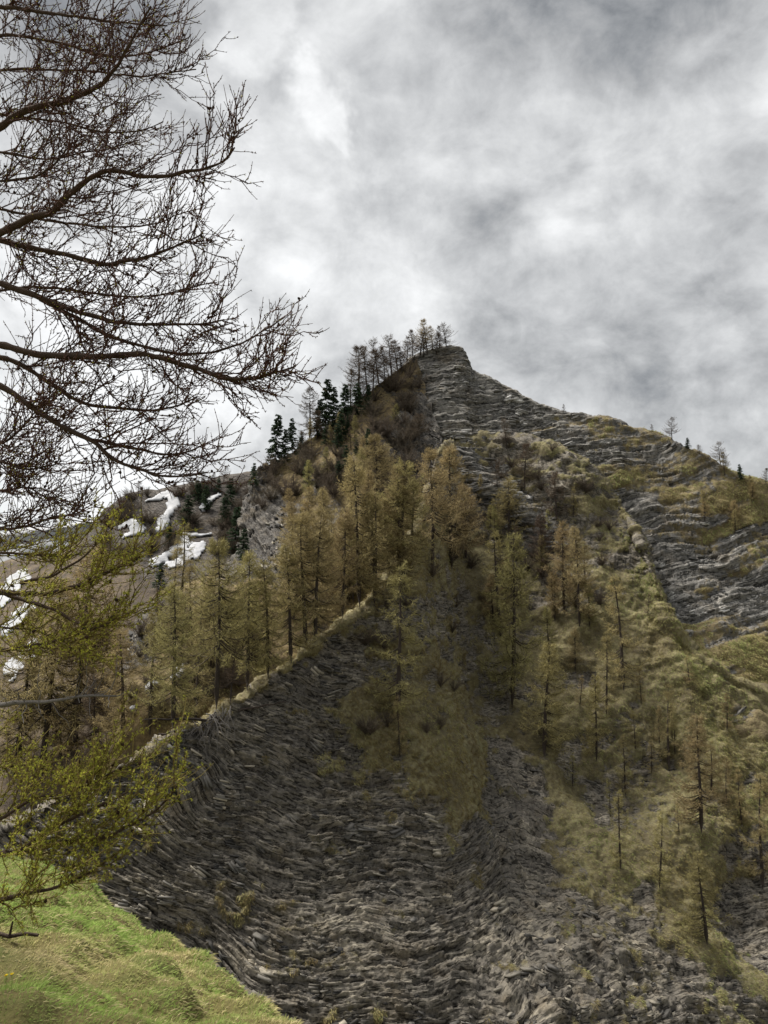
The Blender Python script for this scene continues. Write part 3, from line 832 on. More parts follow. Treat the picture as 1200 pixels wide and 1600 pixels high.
# ------------------------------------------------------------------ tussock grass on the slopes
def tussocks(name, count, size, thr, keep, label):
    S = SHEETS[name]; rng = np.random.default_rng(991 + count)
    P, N, g, PX, PY = S['P'], S['N'], S['grass'], S['PX'], S['PY']
    ok = np.argwhere((g > thr) & keep(PX, PY))
    sel = ok[rng.choice(len(ok), min(count, len(ok)), replace=False)]
    c = P[sel[:, 0], sel[:, 1]]; nn = N[sel[:, 0], sel[:, 1]]
    down = norm(np.array([0, 0, -1.0]) + nn * nn[:, 2:3])
    B = 9; K = len(c)
    base = np.repeat(c, B, 0) + rng.normal(0, .16 * size, (K * B, 3))
    d = np.repeat(nn * .5 + down * .9, B, 0) + rng.normal(0, .34, (K * B, 3))
    L = rng.uniform(.30, .62, K * B) * size
    tone = np.clip(np.repeat(.38 + .30 * sstep(8, 30, c[:, 0]) + .55 * fbm(c / 6.0, 3, 181) + .14 * rng.normal(size=K), B) + .08 * rng.normal(size=K * B), 0, 1)
    b = Buf()
    leaves1(b, base - np.repeat(nn, B, 0) * .03, d, L, L * .20, tone)
    o = link('tussock_grass', b.mesh('tussock_grass'), M_tuft)
    tag(o, label, 'grass', kind='stuff')
tussocks('cliff', 28000, .62, .48, lambda X, Y: (Y > 690) & (Y < 1620) & (X > 60) & (X < 1230), 'ochre tussock grass on ledges and slopes above the cliff')
tussocks('mountain_face', 7000, .85, .6, lambda X, Y: (X > 630) & (X < 1230) & (Y < 1090), 'dry tussock grass on ledges of the grey face')
tussocks('hillside', 3500, 1.1, .55, lambda X, Y: (X > 180) & (X < 690) & (Y < 1130), 'brown grass between the trees of the hillside')

# ------------------------------------------------------------------ snow patches on the shoulder
def snow_patches():
    S = SHEETS['hill']; P, N, PX, PY = S['P'], S['N'], S['PX'], S['PY']
    patches = [
        ([(262, 772, 7), (272, 790, 9), (262, 810, 8), (250, 830, 6)], 'long snow streak running down the middle of the heath shoulder'),
        ([(232, 783, 5), (245, 777, 5), (258, 772, 6)], 'thin snow strip just under the shoulder skyline'),
        ([(186, 825, 5), (203, 822, 8), (222, 826, 6), (196, 840, 4)], 'ragged snow patch on the left of the heath shoulder'),
        ([(316, 796, 4), (328, 784, 5), (342, 774, 4)], 'narrow slanting snow streak between dark spruces'),
        ([(288, 838, 7), (292, 852, 8), (275, 866, 9), (258, 874, 8), (240, 882, 6)], 'broad snow band below the middle of the shoulder'),
        ([(292, 836, 5), (310, 834, 5), (326, 834, 4)], 'short flat snow strip above the yellow larch top'),
        ([(262, 884, 7), (282, 878, 9), (296, 866, 7), (316, 852, 7), (306, 870, 8)], 'low snow patch just behind the yellow larch tops'),
        ([(50, 1010, 11), (30, 1035, 12), (58, 1000, 9), (15, 1050, 10)], 'large snow patch behind the foreground larch branches'),
        ([(30, 965, 8), (45, 950, 8), (10, 985, 9)], 'snow strip left of the brown slope behind green twigs'),
        ([(20, 915, 10), (0, 940, 12), (40, 905, 8)], 'snow patch high on the brown slope at the picture edge'),
        ([(282, 1050, 6), (275, 1065, 6), (290, 1042, 4)], 'small snow patch seen between two larch trunks'),
        ([(240, 1075, 5), (232, 1086, 4)], 'little snow patch left of the straight larch trunk'),
        ([(211, 1112, 5)], 'tiny round snow patch on the brown slope'),
        ([(165, 1155, 3)], 'tiniest snow spot low on the brown slope'),
    ]
    for pts, lab in patches:
        S = SHEETS['hillside' if (pts[0][0] > 160 and pts[0][1] > 1000) else 'hill']; P, N, PX, PY = S['P'], S['N'], S['PX'], S['PY']
        nz = fbm(P / 3.0, 4, 191)
        h, w_ = PX.shape
        front = np.arange(h)[:, None] <= PY.argmin(0)[None]
        if len(PX) and S is SHEETS['hillside']: front = front & (S['D'] < 135)
        d = np.full(PX.shape, 1e9)
        pts2 = pts if len(pts) > 1 else pts * 2
        for (x0, y0, r0), (x1, y1, r1) in zip(pts2[:-1], pts2[1:]):
            for t_ in np.linspace(0, 1, 8):
                d = np.minimum(d, np.hypot(PX - (x0 + (x1 - x0) * t_), PY - (y0 + (y1 - y0) * t_)) / (r0 + (r1 - r0) * t_))
        f = d / 1.2 + .7 * nz + .35 * vnoise(P / 1.1, 193)
        m = (f < 1.0) & front
        q = m[:-1, :-1] & m[1:, :-1] & m[:-1, 1:] & m[1:, 1:]
        if q.sum() < 2:
            m = (d < 1.3) & front; q = m[:-1, :-1] & m[1:, :-1] & m[:-1, 1:] & m[1:, 1:]
        if not q.any(): continue
        seen = np.zeros_like(q); best = []          # keep the largest connected piece
        for (a0, b0) in np.argwhere(q):
            if seen[a0, b0]: continue
            st = [(a0, b0)]; seen[a0, b0] = True; cur = []
            while st:
                a1, b1 = st.pop(); cur.append((a1, b1))
                for a2, b2 in ((a1 + 1, b1), (a1 - 1, b1), (a1, b1 + 1), (a1, b1 - 1)):
                    if 0 <= a2 < q.shape[0] and 0 <= b2 < q.shape[1] and q[a2, b2] and not seen[a2, b2]:
                        seen[a2, b2] = True; st.append((a2, b2))
            if len(cur) > len(best): best = cur
        q = np.zeros_like(q); q[tuple(np.array(best).T)] = True
        idx = np.arange(h * w_).reshape(h, w_)
        Q = np.stack([idx[:-1, :-1][q], idx[:-1, 1:][q], idx[1:, 1:][q], idx[1:, :-1][q]], -1)
        u, inv = np.unique(Q, return_inverse=True)
        Q = inv.reshape(-1, 4)
        V = P.reshape(-1, 3)[u] + N.reshape(-1, 3)[u] * (.05 + .5 * np.clip(1.0 - f.ravel()[u], 0, .6))[:, None]
        me = make_mesh('snow_patch', V, [Q], None, True)
        so = link('snow_patch', me, M_snow)
        md = so.modifiers.new('depth', 'SOLIDIFY'); md.thickness = -.3
        tag(so, lab, 'snow', 'old snow on the heath shoulder')
    # the streaks on the distant mountain
    S = SHEETS['far_mountain']; P, N, PX, PY = S['P'], S['N'], S['PX'], S['PY']
    f = fbm(P / np.array([230, 230, 340.0]), 4, 197) + .15 * fbm(P / 60, 2, 199)
    m = (f > .04) & (PX > -200) & (PX < 260)
    h, w_ = PX.shape
    q = m[:-1, :-1] & m[1:, :-1] & m[:-1, 1:] & m[1:, 1:]
    idx = np.arange(h * w_).reshape(h, w_)
    Q = np.stack([idx[:-1, :-1][q], idx[:-1, 1:][q], idx[1:, 1:][q], idx[1:, :-1][q]], -1)
    u, inv = np.unique(Q, return_inverse=True)
    so = link('snow_cover', make_mesh('snow_cover', P.reshape(-1, 3)[u] + N.reshape(-1, 3)[u] * 4, [inv.reshape(-1, 4)], None, True), M_snow)
    tag(so, 'snow lying in streaks on the distant blue mountain', 'snow', kind='stuff')
snow_patches()

# ------------------------------------------------------------------ tree kinds
def larch_kind(seed, H=14.0, spread=.24, low=.14, dens=1.0, lean=.0, bareness=0.0, up=0.0):
    rng = np.random.default_rng(seed)
    ph = rng.uniform(0, 6.28, 4)
    def axis(z):
        t = np.asarray(z) / H
        return np.stack([lean * H * t ** 1.6 + .012 * H * np.sin(4 * t + ph[0]) * t, .012 * H * np.sin(5 * t + ph[1]) * t, np.asarray(z) * 1.0], -1)
    zt = np.linspace(-.6, H * .985, 15)
    trunk = Buf()
    rad = .021 * H * (1 - np.clip(zt / H, 0, 1)) ** .85 * .80 + .012
    rad[0:2] *= 1.35
    tubes(trunk, axis(zt)[None], rad[None], 8, [.4])
    br = Buf(); fo = Buf()
    nl = int(95 * dens)
    hs = low + (1 - low) * rng.uniform(0, 1, nl) ** .92 * .985
    prof = np.interp(hs, [0, .15, .3, .5, .75, 1.0], [.6, 1.0, 1.0, .86, .56, .07]) * spread * H
    prof = prof * rng.uniform(.55, 1.12, nl)
    az = rng.uniform(0, 6.28, nl)
    n = 6
    tt = np.linspace(0, 1, n)
    dirs = np.stack([np.cos(az), np.sin(az)], -1)
    rise = rng.uniform(-.25, .22, nl) + (hs - .5) * .45 + up
    base = axis(hs * H)
    path = np.zeros((nl, n, 3))
    bend = rng.normal(0, .18, (nl, 1))
    path[..., 0] = base[:, None, 0] + (dirs[:, 0:1] * tt - dirs[:, 1:2] * bend * tt ** 2) * prof[:, None]
    path[..., 1] = base[:, None, 1] + (dirs[:, 1:2] * tt + dirs[:, 0:1] * bend * tt ** 2) * prof[:, None]
    path[..., 2] = base[:, None, 2] + (rise[:, None] * tt - .22 * np.sin(tt * 2.6) + .20 * tt ** 2.5) * prof[:, None]
    rr = ((.0046 + .0014 * bareness) * H * (.45 + .55 * prof / prof.max()))[:, None] * (1 - .78 * tt)[None]
    tubes(br, path, rr, 4, rng.uniform(0, 1, nl))
    # dead stubs low on the trunk
    ns = 14
    hz = rng.uniform(.04, low + .12, ns); aa = rng.uniform(0, 6.28, ns); LL = rng.uniform(.03, .09, ns) * H
    b0 = axis(hz * H)
    p2 = np.stack([b0, b0 + np.stack([np.cos(aa) * LL, np.sin(aa) * LL, rng.uniform(-.4, .1, ns) * LL], -1)], 1)
    tubes(br, p2, np.stack([np.full(ns, .0022 * H), np.full(ns, .001 * H)], 1), 3, np.zeros(ns))
    # side branchlets and budding twigs
    per = 56
    k = np.repeat(np.arange(nl), (per * (.35 + .65 * prof / prof.max())).astype(int))
    u = rng.uniform(.12, 1.0, len(k)) ** .85
    fi = u * (n - 1); i0 = np.minimum(fi.astype(int), n - 2); fr = (fi - i0)[:, None]
    p = path[k, i0] * (1 - fr) + path[k, i0 + 1] * fr
    tang_ = norm(path[k, i0 + 1] - path[k, i0])
    sidev = norm(np.cross(tang_, np.array([0, 0, 1.0]))) * rng.choice([-1, 1], len(k))[:, None]
    d = tang_ * rng.uniform(.2, 1.0, (len(k), 1)) + sidev * rng.uniform(.2, 1.0, (len(k), 1)) + np.array([0, 0, 1.0]) * rng.normal(.0, .5, (len(k), 1))
    L = rng.uniform(.028, .080, len(k)) * H * (1.05 - .4 * u)
    d = norm(d)
    tone = np.clip(.45 + .25 * rng.normal(size=len(k)) + .25 * (u - .5), 0, 1)
    ribbons(fo, p, d, L, np.full(len(k), .0020 * H), tone, droop=np.full(len(k), .12))
    # finer sprays hanging on those
    m = 2
    k2 = np.repeat(np.arange(len(k)), m)
    q = p[k2] + d[k2] * (L[k2] * rng.uniform(.25, .95, len(k2)))[:, None]
    d2 = d[k2] * .6 + rng.normal(0, .6, (len(k2), 3))
    L2 = L[k2] * rng.uniform(.3, .6, len(k2))
    ribbons(fo, q, d2, L2, np.full(len(k2), .0024 * H * (1 - .4 * bareness)), np.clip(tone[k2] + .2 * rng.normal(size=len(k2)) + .1, 0, 1), droop=np.full(len(k2), .2))
    return trunk.mesh('larch_trunk', True), br.mesh('larch_branches', True), fo.mesh('larch_crown')

def spruce_kind(seed, H=12.0, spread=.19):
    rng = np.random.default_rng(seed)
    trunk = Buf(); zt = np.linspace(-.5, H * .98, 10)
    tubes(trunk, np.stack([0 * zt, 0 * zt, zt], -1)[None], (.016 * H * (1 - np.clip(zt / H, 0, 1)) * .7 + .012)[None], 7, [.3])
    br = Buf(); fo = Buf()
    nl = 120
    hs = .10 + .89 * rng.uniform(0, 1, nl) ** .95
    prof = ((1 - hs) ** .75 * spread * H + .02 * H) * rng.uniform(.65, 1.15, nl)
    az = rng.uniform(0, 6.28, nl); n = 5; tt = np.linspace(0, 1, n)
    path = np.zeros((nl, n, 3))
    path[..., 0] = np.cos(az)[:, None] * tt * prof[:, None]; path[..., 1] = np.sin(az)[:, None] * tt * prof[:, None]
    path[..., 2] = (hs * H)[:, None] + (-.50 * tt + .28 * tt ** 2.2 + .22 * (hs[:, None] - .3) * tt) * prof[:, None]
    tubes(br, path, (.003 * H * (1 - .8 * tt))[None].repeat(nl, 0), 3, rng.uniform(0, 1, nl))
    per = 46
    k = np.repeat(np.arange(nl), (per * (.3 + .7 * prof / prof.max())).astype(int))
    u = rng.uniform(.08, 1, len(k)); fi = u * (n - 1); i0 = np.minimum(fi.astype(int), n - 2); fr = (fi - i0)[:, None]
    p = path[k, i0] * (1 - fr) + path[k, i0 + 1] * fr
    tg = norm(path[k, i0 + 1] - path[k, i0]); sd = norm(np.cross(tg, np.array([0, 0, 1.0]))) * rng.choice([-1, 1], len(k))[:, None]
    d = tg * .7 + sd * rng.uniform(.1, 1, (len(k), 1)) + np.array([0, 0, 1.0]) * rng.normal(-.3, .3, (len(k), 1))
    L = rng.uniform(.03, .06, len(k)) * H
    ribbons(fo, p, d, L, L * .30, np.clip(.4 + .3 * rng.normal(size=len(k)) + .3 * (u - .5), 0, 1), droop=np.full(len(k), .25))
    return trunk.mesh('spruce_trunk', True), br.mesh('spruce_branches', True), fo.mesh('spruce_crown')

def brush_kind(seed, H=3.0):
    rng = np.random.default_rng(seed)
    st = Buf(); fo = Buf(); n = 5; K = 22; tt = np.linspace(0, 1, n)
    az = rng.uniform(0, 6.28, K); out = rng.uniform(.1, .95, K) * H; hh_ = rng.uniform(.45, 1.0, K) * H
    path = np.zeros((K, n, 3))
    path[..., 0] = (np.cos(az) * out)[:, None] * tt ** 1.2; path[..., 1] = (np.sin(az) * out)[:, None] * tt ** 1.2
    path[..., 2] = hh_[:, None] * tt ** .9 - .15
    path += rng.normal(0, .02 * H, path.shape) * tt[None, :, None]
    tubes(st, path, (.007 * H * (1 - .75 * tt))[None].repeat(K, 0), 4, rng.uniform(0, 1, K))
    k = np.repeat(np.arange(K), 80); u = rng.uniform(.1, 1, len(k)); fi = u * (n - 1); i0 = np.minimum(fi.astype(int), n - 2); fr = (fi - i0)[:, None]
    p = path[k, i0] * (1 - fr) + path[k, i0 + 1] * fr
    d = norm(path[k, i0 + 1] - path[k, i0]) + rng.normal(0, .65, (len(k), 3))
    ribbons(fo, p, d, rng.uniform(.10, .26, len(k)) * H, np.full(len(k), .010 * H), np.clip(.5 + .25 * rng.normal(size=len(k)), 0, 1))
    return st.mesh('shrub_stems', True), None, fo.mesh('shrub_crown')

LK = [larch_kind(1, spread=.25, low=.16), larch_kind(2, spread=.29, low=.22, lean=.05), larch_kind(3, spread=.23, low=.12, dens=.9),
      larch_kind(4, spread=.34, low=.30, dens=1.1), larch_kind(5, spread=.26, low=.18, lean=-.04), larch_kind(6, spread=.19, low=.14, dens=.5)]
LB = [larch_kind(11, spread=.40, low=.30, dens=.7, lean=.10, bareness=.8, up=.35), larch_kind(12, spread=.32, low=.26, dens=.75, lean=-.08, bareness=.8, up=.25), larch_kind(13, spread=.26, low=.18, dens=.7, bareness=.8, up=.2)]
SK = [spruce_kind(21), spruce_kind(22, spread=.23), spruce_kind(23, spread=.28)]
BK = [brush_kind(31), brush_kind(32), brush_kind(33)]
for s_ in LK + LB + SK:
    s_[0].materials.append(M_bark); s_[1].materials.append(M_bark)
for s_ in BK: s_[0].materials.append(M_bark)
def plant(kind, var, px, pb, pt, tint, label, cat, group=None, names=None, name=None):
    hgt = hit(px, pb, names)
    if hgt is None:
        hgt = hit(px, pb + 8, names) or hit(px, pb + 16, names)
    if hgt is None: return None
    loc, dist, nme = hgt
    depth = loc.y * CP + loc.z * SP
    Hreal = max(.5, (pb - pt) / F * depth / (CP * 1.0)) * .99
    lib = {'larch': LK, 'bare': LB, 'spruce': SK, 'brush': BK}[kind]
    base_h = {'larch': 14.0, 'bare': 14.0, 'spruce': 12.0, 'brush': 3.0}[kind]
    tr, brn, cr = lib[var % len(lib)]
    e = bpy.data.objects.new(name or {'larch': 'larch_tree', 'bare': 'larch_tree', 'spruce': 'spruce_tree', 'brush': 'shrub'}[kind], None)
    COL.objects.link(e)
    e.empty_display_size = .3
    e.location = loc
    sc = Hreal / base_h
    wd = random.uniform(.85, 1.2) if kind != 'bare' else random.uniform(.95, 1.5)
    e.scale = (sc * wd, sc * wd * random.uniform(.9, 1.1), sc * (random.uniform(.8, 1.15) if kind == 'bare' else 1))
    e.rotation_euler = (random.gauss(0, .04), random.gauss(0, .04), random.uniform(0, 6.28))
    tag(e, label, cat, group)
    mat = {'spruce': M_spruce, 'brush': M_brush}.get(kind) or LARCH[tint]
    link('stems' if kind == 'brush' else 'trunk', tr, None, e)
    if brn is not None: tag(link('branches', brn, None, e), kind='stuff')
    if not cr.materials: cr.materials.append(mat)
    co = link('crown', cr, None, e)
    co.material_slots[0].link = 'OBJECT'; co.material_slots[0].material = mat
    return e

# the trees one can tell apart: kind, variant, foot (px, py), top py, tint, label
TREES = [
 ('larch', 1, 270, 1142, 912, 'green', 'yellow-green larch with bare straight trunk on the left end of the turf crest'),
 ('larch', 2, 234, 1150, 955, 'green', 'thin larch just left of the straight trunk at the crest end'),
 ('larch', 3, 338, 1112, 838, 'green', 'tall pale yellow larch above the exposed roots on the crest'),
 ('bare', 0, 360, 1100, 1010, 'bare', 'small leaning bare larch at the exposed roots'),
 ('larch', 4, 386, 1082, 862, 'green', 'forked larch with dark crooked trunk on the crest'),
 ('larch', 0, 419, 1062, 872, 'green', 'upright larch right of the crooked one on the crest'),
 ('larch', 5, 306, 1130, 930, 'ochre', 'narrow larch between the straight and the tall pale one'),
 ('larch', 3, 478, 1015, 800, 'ochre', 'twin-stemmed larch on the crest, its left stem'),
 ('larch', 2, 492, 1006, 790, 'ochre', 'twin-stemmed larch on the crest, its right stem'),
 ('larch', 4, 455, 1040, 850, 'green', 'larch half hidden left of the twin stems on the crest'),
 ('larch', 0, 535, 968, 790, 'ochre', 'larch at the upper end of the turf crest'),
 ('larch', 0, 562, 952, 704, 'ochre', 'tallest golden larch in the centre, pointed crown'),
 ('larch', 5, 585, 948, 770, 'ochre', 'slim larch just right of the tallest golden one'),
 ('larch', 3, 588, 800, 674, 'rust', 'round-topped brownish larch above the golden one'),
 ('larch', 1, 622, 898, 712, 'green', 'larch with two dark trunks between golden and orange larches'),
 ('larch', 2, 641, 890, 745, 'ochre', 'thin larch left of the thick orange larch'),
 ('larch', 3, 676, 902, 698, 'rust', 'broad orange larch with thick dark trunk in the centre'),
 ('larch', 4, 706, 893, 690, 'rust', 'orange larch close behind the thick-trunked one'),
 ('larch', 1, 728, 880, 752, 'rust', 'shorter rust larch at the right of the orange pair'),
 ('larch', 5, 622, 1132, 880, 'green', 'thin tall larch standing on the hanging turf tongue'),
 ('larch', 5, 625, 1185, 1090, 'ochre', 'young larch low on the hanging turf tongue'),
 ('larch', 2, 800, 1110, 828, 'green', 'tall green larch right of the central outcrop'),
 ('larch', 5, 783, 1000, 830, 'green', 'slender green larch left of the tall one by the outcrop'),
 ('larch', 2, 850, 1185, 1005, 'green', 'small pale green larch at the head of the rock gully'),
 ('larch', 0, 848, 905, 800, 'bare', 'leaning dark larch left of the grey-brown pair'),
 ('larch', 0, 882, 962, 812, 'rust', 'grey-brown larch, left of the pair on the right slope'),
 ('larch', 4, 906, 985, 822, 'rust', 'grey-brown larch, right of the pair on the right slope'),
 ('larch', 5, 975, 1082, 900, 'ochre', 'lone thin larch rising from the bright grass slope'),
 ('larch', 5, 1002, 1102, 1040, 'ochre', 'small larch right of the lone thin one'),
 ('larch', 2, 932, 1192, 1055, 'green', 'young larch above the second rock gully'),
 ('larch', 5, 948, 1120, 985, 'ochre', 'faint larch below the lone thin one'),
 ('larch', 5, 1045, 1202, 1072, 'ochre', 'thin larch in the middle of the right slope'),
 ('larch', 2, 1096, 1305, 1120, 'ochre', 'thick-stemmed larch low on the right slope'),
 ('larch', 5, 1192, 1392, 1215, 'ochre', 'larch at the right picture edge above the dark gully'),
 ('larch', 2, 1105, 1478, 1340, 'green', 'fresh green larch at the lower end of the turf rib'),
 ('larch', 5, 970, 1362, 1240, 'green', 'faint young larch on the turf rib, upper one'),
 ('larch', 5, 1030, 1390, 1270, 'green', 'young larch on the turf rib, middle one'),
 ('larch', 5, 1112, 1240, 1160, 'ochre', 'sapling left of the two stubby stems on the right slope'),
 ('larch', 5, 1135, 1262, 1185, 'ochre', 'short dark-stemmed larch under the bright grass slope'),
 ('larch', 5, 1078, 1070, 1025, 'ochre', 'small larch on the edge of the bright grass rib'),
 ('larch', 5, 1136, 1142, 1085, 'ochre', 'sapling right on the bright grass rib'),
 ('bare', 2, 1012, 965, 925, 'bare', 'tiny bare larch at the top of the bright grass rib'),
 ('larch', 5, 978, 1245, 1150, 'ochre', 'sapling between the rock gully and the right slope'),
 ('larch', 5, 1160, 1300, 1205, 'ochre', 'slim larch between the thick-stemmed one and the edge'),
 ('larch', 1, 795, 842, 742, 'ochre', 'ochre larch on the slope under the summit face'),
 ('bare', 0, 792, 705, 655, 'bare', 'dark bushy larch on the ledge right of the summit cliff'),
 ('bare', 1, 655, 690, 640, 'bare', 'small dark larch at the foot of the summit cliff'),
 ('bare', 2, 870, 815, 730, 'bare', 'thin bare larch on the upper right rib'),
 ('bare', 1, 820, 770, 700, 'bare', 'bare larch in the hollow below the ledge'),
 ('spruce', 0, 430, 727, 645, '', 'lone pointed spruce, leftmost on the skyline'),
 ('spruce', 1, 457, 708, 652, '', 'ragged open spruce right of the lone pointed one'),
 ('spruce', 0, 508, 672, 588, '', 'tall dark spruce in the middle of the left skyline'),
 ('spruce', 0, 522, 668, 602, '', 'dark spruce leaning on the tall one at its right'),
 ('bare', 2, 484, 690, 606, 'bare', 'bare grey larch left of the tall dark spruce'),
 ('spruce', 2, 556, 652, 596, '', 'broad dark green spruce below the skyline larches'),
 ('spruce', 1, 535, 690, 638, '', 'mid green spruce under the tall dark one'),
 ('larch', 2, 553, 700, 648, 'green', 'pale green young larch beside the mid green spruce'),
 ('spruce', 2, 470, 712, 676, '', 'low round spruce on the left skyline slope'),
 ('bare', 1, 561, 622, 536, 'bare', 'slender bare larch on the skyline above the broad spruce'),
 ('bare', 2, 574, 618, 545, 'bare', 'thin skyline larch close right of the slender one'),
 ('bare', 0, 592, 605, 534, 'bare', 'crooked skyline larch in the gap below the summit'),
 ('bare', 0, 612, 592, 516, 'bare', 'tall twisted skyline larch left of the summit clump'),
 ('bare', 1, 622, 588, 524, 'bare', 'skyline larch right beside the tall twisted one'),
 ('bare', 2, 636, 570, 530, 'bare', 'short skyline larch at the foot of the summit clump'),
 ('bare', 0, 656, 560, 504, 'rust', 'leftmost larch of the dense clump on the summit'),
 ('bare', 1, 668, 556, 502, 'rust', 'second larch of the dense summit clump'),
 ('bare', 2, 677, 553, 504, 'rust', 'third larch of the dense summit clump'),
 ('bare', 0, 698, 548, 506, 'bare', 'round bare larch at the right end of the summit'),
 ('bare', 2, 687, 550, 512, 'bare', 'thin larch between the summit clump and the round one'),
 ('brush', 0, 640, 590, 560, '', 'dark bush under the summit clump'),
 ('brush', 1, 618, 612, 575, '', 'dark bush below the twisted skyline larch'),
 ('bare', 2, 881, 645, 628, 'bare', 'tiny bare sapling alone on the middle of the right skyline'),
 ('bare', 2, 1019, 678, 662, 'bare', 'second tiny bare sapling, left of the round skyline tree'),
 ('bare', 0, 1050, 690, 655, 'bare', 'small round bare tree on the right skyline'),
 ('spruce', 2, 1075, 702, 683, '', 'little dark bush on the right skyline'),
 ('bare', 1, 1093, 712, 690, 'bare', 'faint bare sapling between dark bush and tall skyline tree'),
 ('bare', 0, 1126, 728, 682, 'bare', 'tallest flat-topped tree on the right skyline'),
 ('larch', 3, 1132, 745, 705, 'ochre', 'bushy ochre larch under the flat-topped skyline tree'),
 ('spruce', 1, 1158, 752, 724, '', 'dark ragged shrub on the skyline near the right edge'),
 ('bare', 1, 1197, 760, 728, 'bare', 'skyline tree cut by the right picture edge'),
 ('larch', 3, 64, 1222, 905, 'ochre', 'large larch behind the green twigs, near the left edge'),
 ('larch', 1, 112, 1210, 850, 'ochre', 'tall forked larch left of the crest end'),
 ('larch', 4, 20, 1230, 950, 'ochre', 'larch cut by the left edge behind green twigs'),
 ('larch', 0, 150, 1195, 960, 'ochre', 'larch between the forked one and the crest end'),
 ('larch', 2, 192, 1165, 985, 'ochre', 'thin larch on the brown slope left of the crest end'),
 ('spruce', 2, 292, 822, 772, '', 'dark spruce right of the long snow streak'),
 ('spruce', 1, 262, 856, 818, '', 'small dark spruce above the broad snow band'),
 ('spruce', 1, 322, 800, 757, '', 'dark spruce left of the slanting snow streak'),
 ('spruce', 2, 350, 822, 770, '', 'dark spruce right of the slanting snow streak'),
 ('spruce', 0, 366, 862, 790, '', 'tall dark spruce at the foot of the left rock wall'),
 ('spruce', 2, 340, 770, 745, '', 'dark spruce on the shoulder skyline'),
 ('spruce', 1, 378, 880, 825, '', 'dark spruce below the left rock wall'),
 ('spruce', 1, 470, 845, 795, '', 'green spruce right of the left rock wall'),
 ('spruce', 2, 250, 920, 880, '', 'dark green spruce under the low snow patch'),
]
for (kd, va, px, pb, pt, ti, lab) in TREES:
    plant(kd, va, px, pb, pt, ti, lab, {'brush': 'shrub'}.get(kd, 'tree'), {'spruce': 'spruces on the mountain', 'brush': 'bare bushes'}.get(kd, 'larches on the mountain'))

for (x_, y_, t_, lab_) in ((540, 662, 598, 'dark spruce right of the tall skyline spruces'), (496, 684, 622, 'dark spruce in front of the tall skyline spruce'), (574, 642, 598, 'dark spruce right of the broad one under the skyline'), (446, 722, 668, 'small dark spruce between the lone and the ragged spruce'),
                           (310, 786, 750, 'dark spruce by the shoulder skyline above the snow'), (358, 792, 746, 'dark spruce where the shoulder meets the flank'), (395, 760, 722, 'dark spruce at the top of the left rock wall')):
    plant('spruce', 0 if x_ > 400 else 2, x_, y_, t_, '', lab_, 'tree', 'spruces on the mountain')
# the rest of the stand, too alike to tell apart
rf = random.Random(5)
ORD = ['first', 'second', 'third', 'fourth', 'fifth', 'sixth', 'seventh', 'eighth', 'ninth', 'tenth', 'eleventh', 'twelfth', 'thirteenth', 'fourteenth']
SNOW_AT = [(262, 772), (272, 790), (262, 810), (250, 830), (232, 783), (245, 777), (203, 822), (222, 826), (190, 828), (328, 784), (342, 774), (316, 796), (288, 838), (292, 852), (275, 866), (258, 874), (310, 834), (326, 834), (282, 878), (296, 866), (316, 852)]
def fill(kd, region, count, hmin, hmax, tints, label, group, variants, cat='tree', names=None):
    (x0, x1, y0, y1) = region
    n = 0; tries = 0; made = []
    while n < count and tries < count * 8:
        tries += 1
        px = rf.uniform(x0, x1); pb = rf.uniform(y0, y1)
        h = hit(px, pb, names)
        if h is None or h[2] == 'knoll': continue
        if h[2] == 'hill' and any(abs(px - a) < 13 and -6 < pb - b < 26 for a, b in SNOW_AT): continue
        depth = h[0].y
        pt = pb - rf.uniform(hmin, hmax) * F / depth
        o = plant(kd, rf.choice(variants), px, pb, pt, rf.choice(tints), label, cat, group, names)
        if o: n += 1; made.append((px, o))
    if cat == 'tree' and n <= len(ORD):          # told apart by their order from left to right
        for i, (px, o) in enumerate(sorted(made, key=lambda a: a[0])):
            o['label'] = ORD[i] + ' from left, ' + label
fill('larch', (500, 640, 880, 955), 12, 10, 15, ['ochre', 'ochre', 'green'], 'larch in the dense golden stand in the centre', 'dense golden larches in the centre', [0, 2, 4, 5])
fill('larch', (240, 500, 960, 1060), 12, 9, 14, ['green', 'ochre'], 'larch in the hollow behind the turf crest', 'larches behind the turf crest', [0, 2, 4, 5], names=('hillside',))
fill('larch', (430, 620, 790, 880), 9, 7, 11, ['ochre', 'rust'], 'small larch on the slope behind the golden stand', 'larches behind the golden stand', [0, 2, 5])
fill('larch', (740, 930, 900, 1060), 9, 5, 10, ['green', 'ochre', 'rust'], 'larch in the mixed stand on the middle of the right slope', 'larches of the mixed stand', [0, 2, 4, 5])
fill('larch', (740, 930, 760, 880), 9, 3.5, 7, ['green', 'ochre', 'bare'], 'small larch on the slope under the summit face', 'small larches under the summit face', [2, 5])
fill('larch', (860, 1180, 1100, 1330), 9, 3, 6, ['ochre', 'green'], 'larch sapling scattered over the lower right slope', 'saplings on the lower right slope', [5])
fill('larch', (1100, 1200, 770, 830), 6, 3, 6, ['ochre'], 'ochre larch scrub under the right skyline', 'larch scrub under the right skyline', [0, 3])
fill('larch', (0, 200, 1100, 1230), 8, 8, 14, ['ochre', 'bare'], 'larch in the stand behind the foreground twigs', 'larches behind the foreground twigs', [0, 1, 2], names=('hill', 'hillside'))
fill('brush', (400, 660, 600, 800), 80, 2.0, 4.5, [''], 'bare brown bush on the left flank of the summit', 'bushes on the left flank', [0, 1, 2], 'shrub', names=('hillside',))
fill('brush', (200, 560, 960, 1120), 30, 1.8, 3.4, [''], 'bare brown bush under the larches behind the crest', 'bushes behind the crest', [0, 1, 2], 'shrub', names=('hillside',))
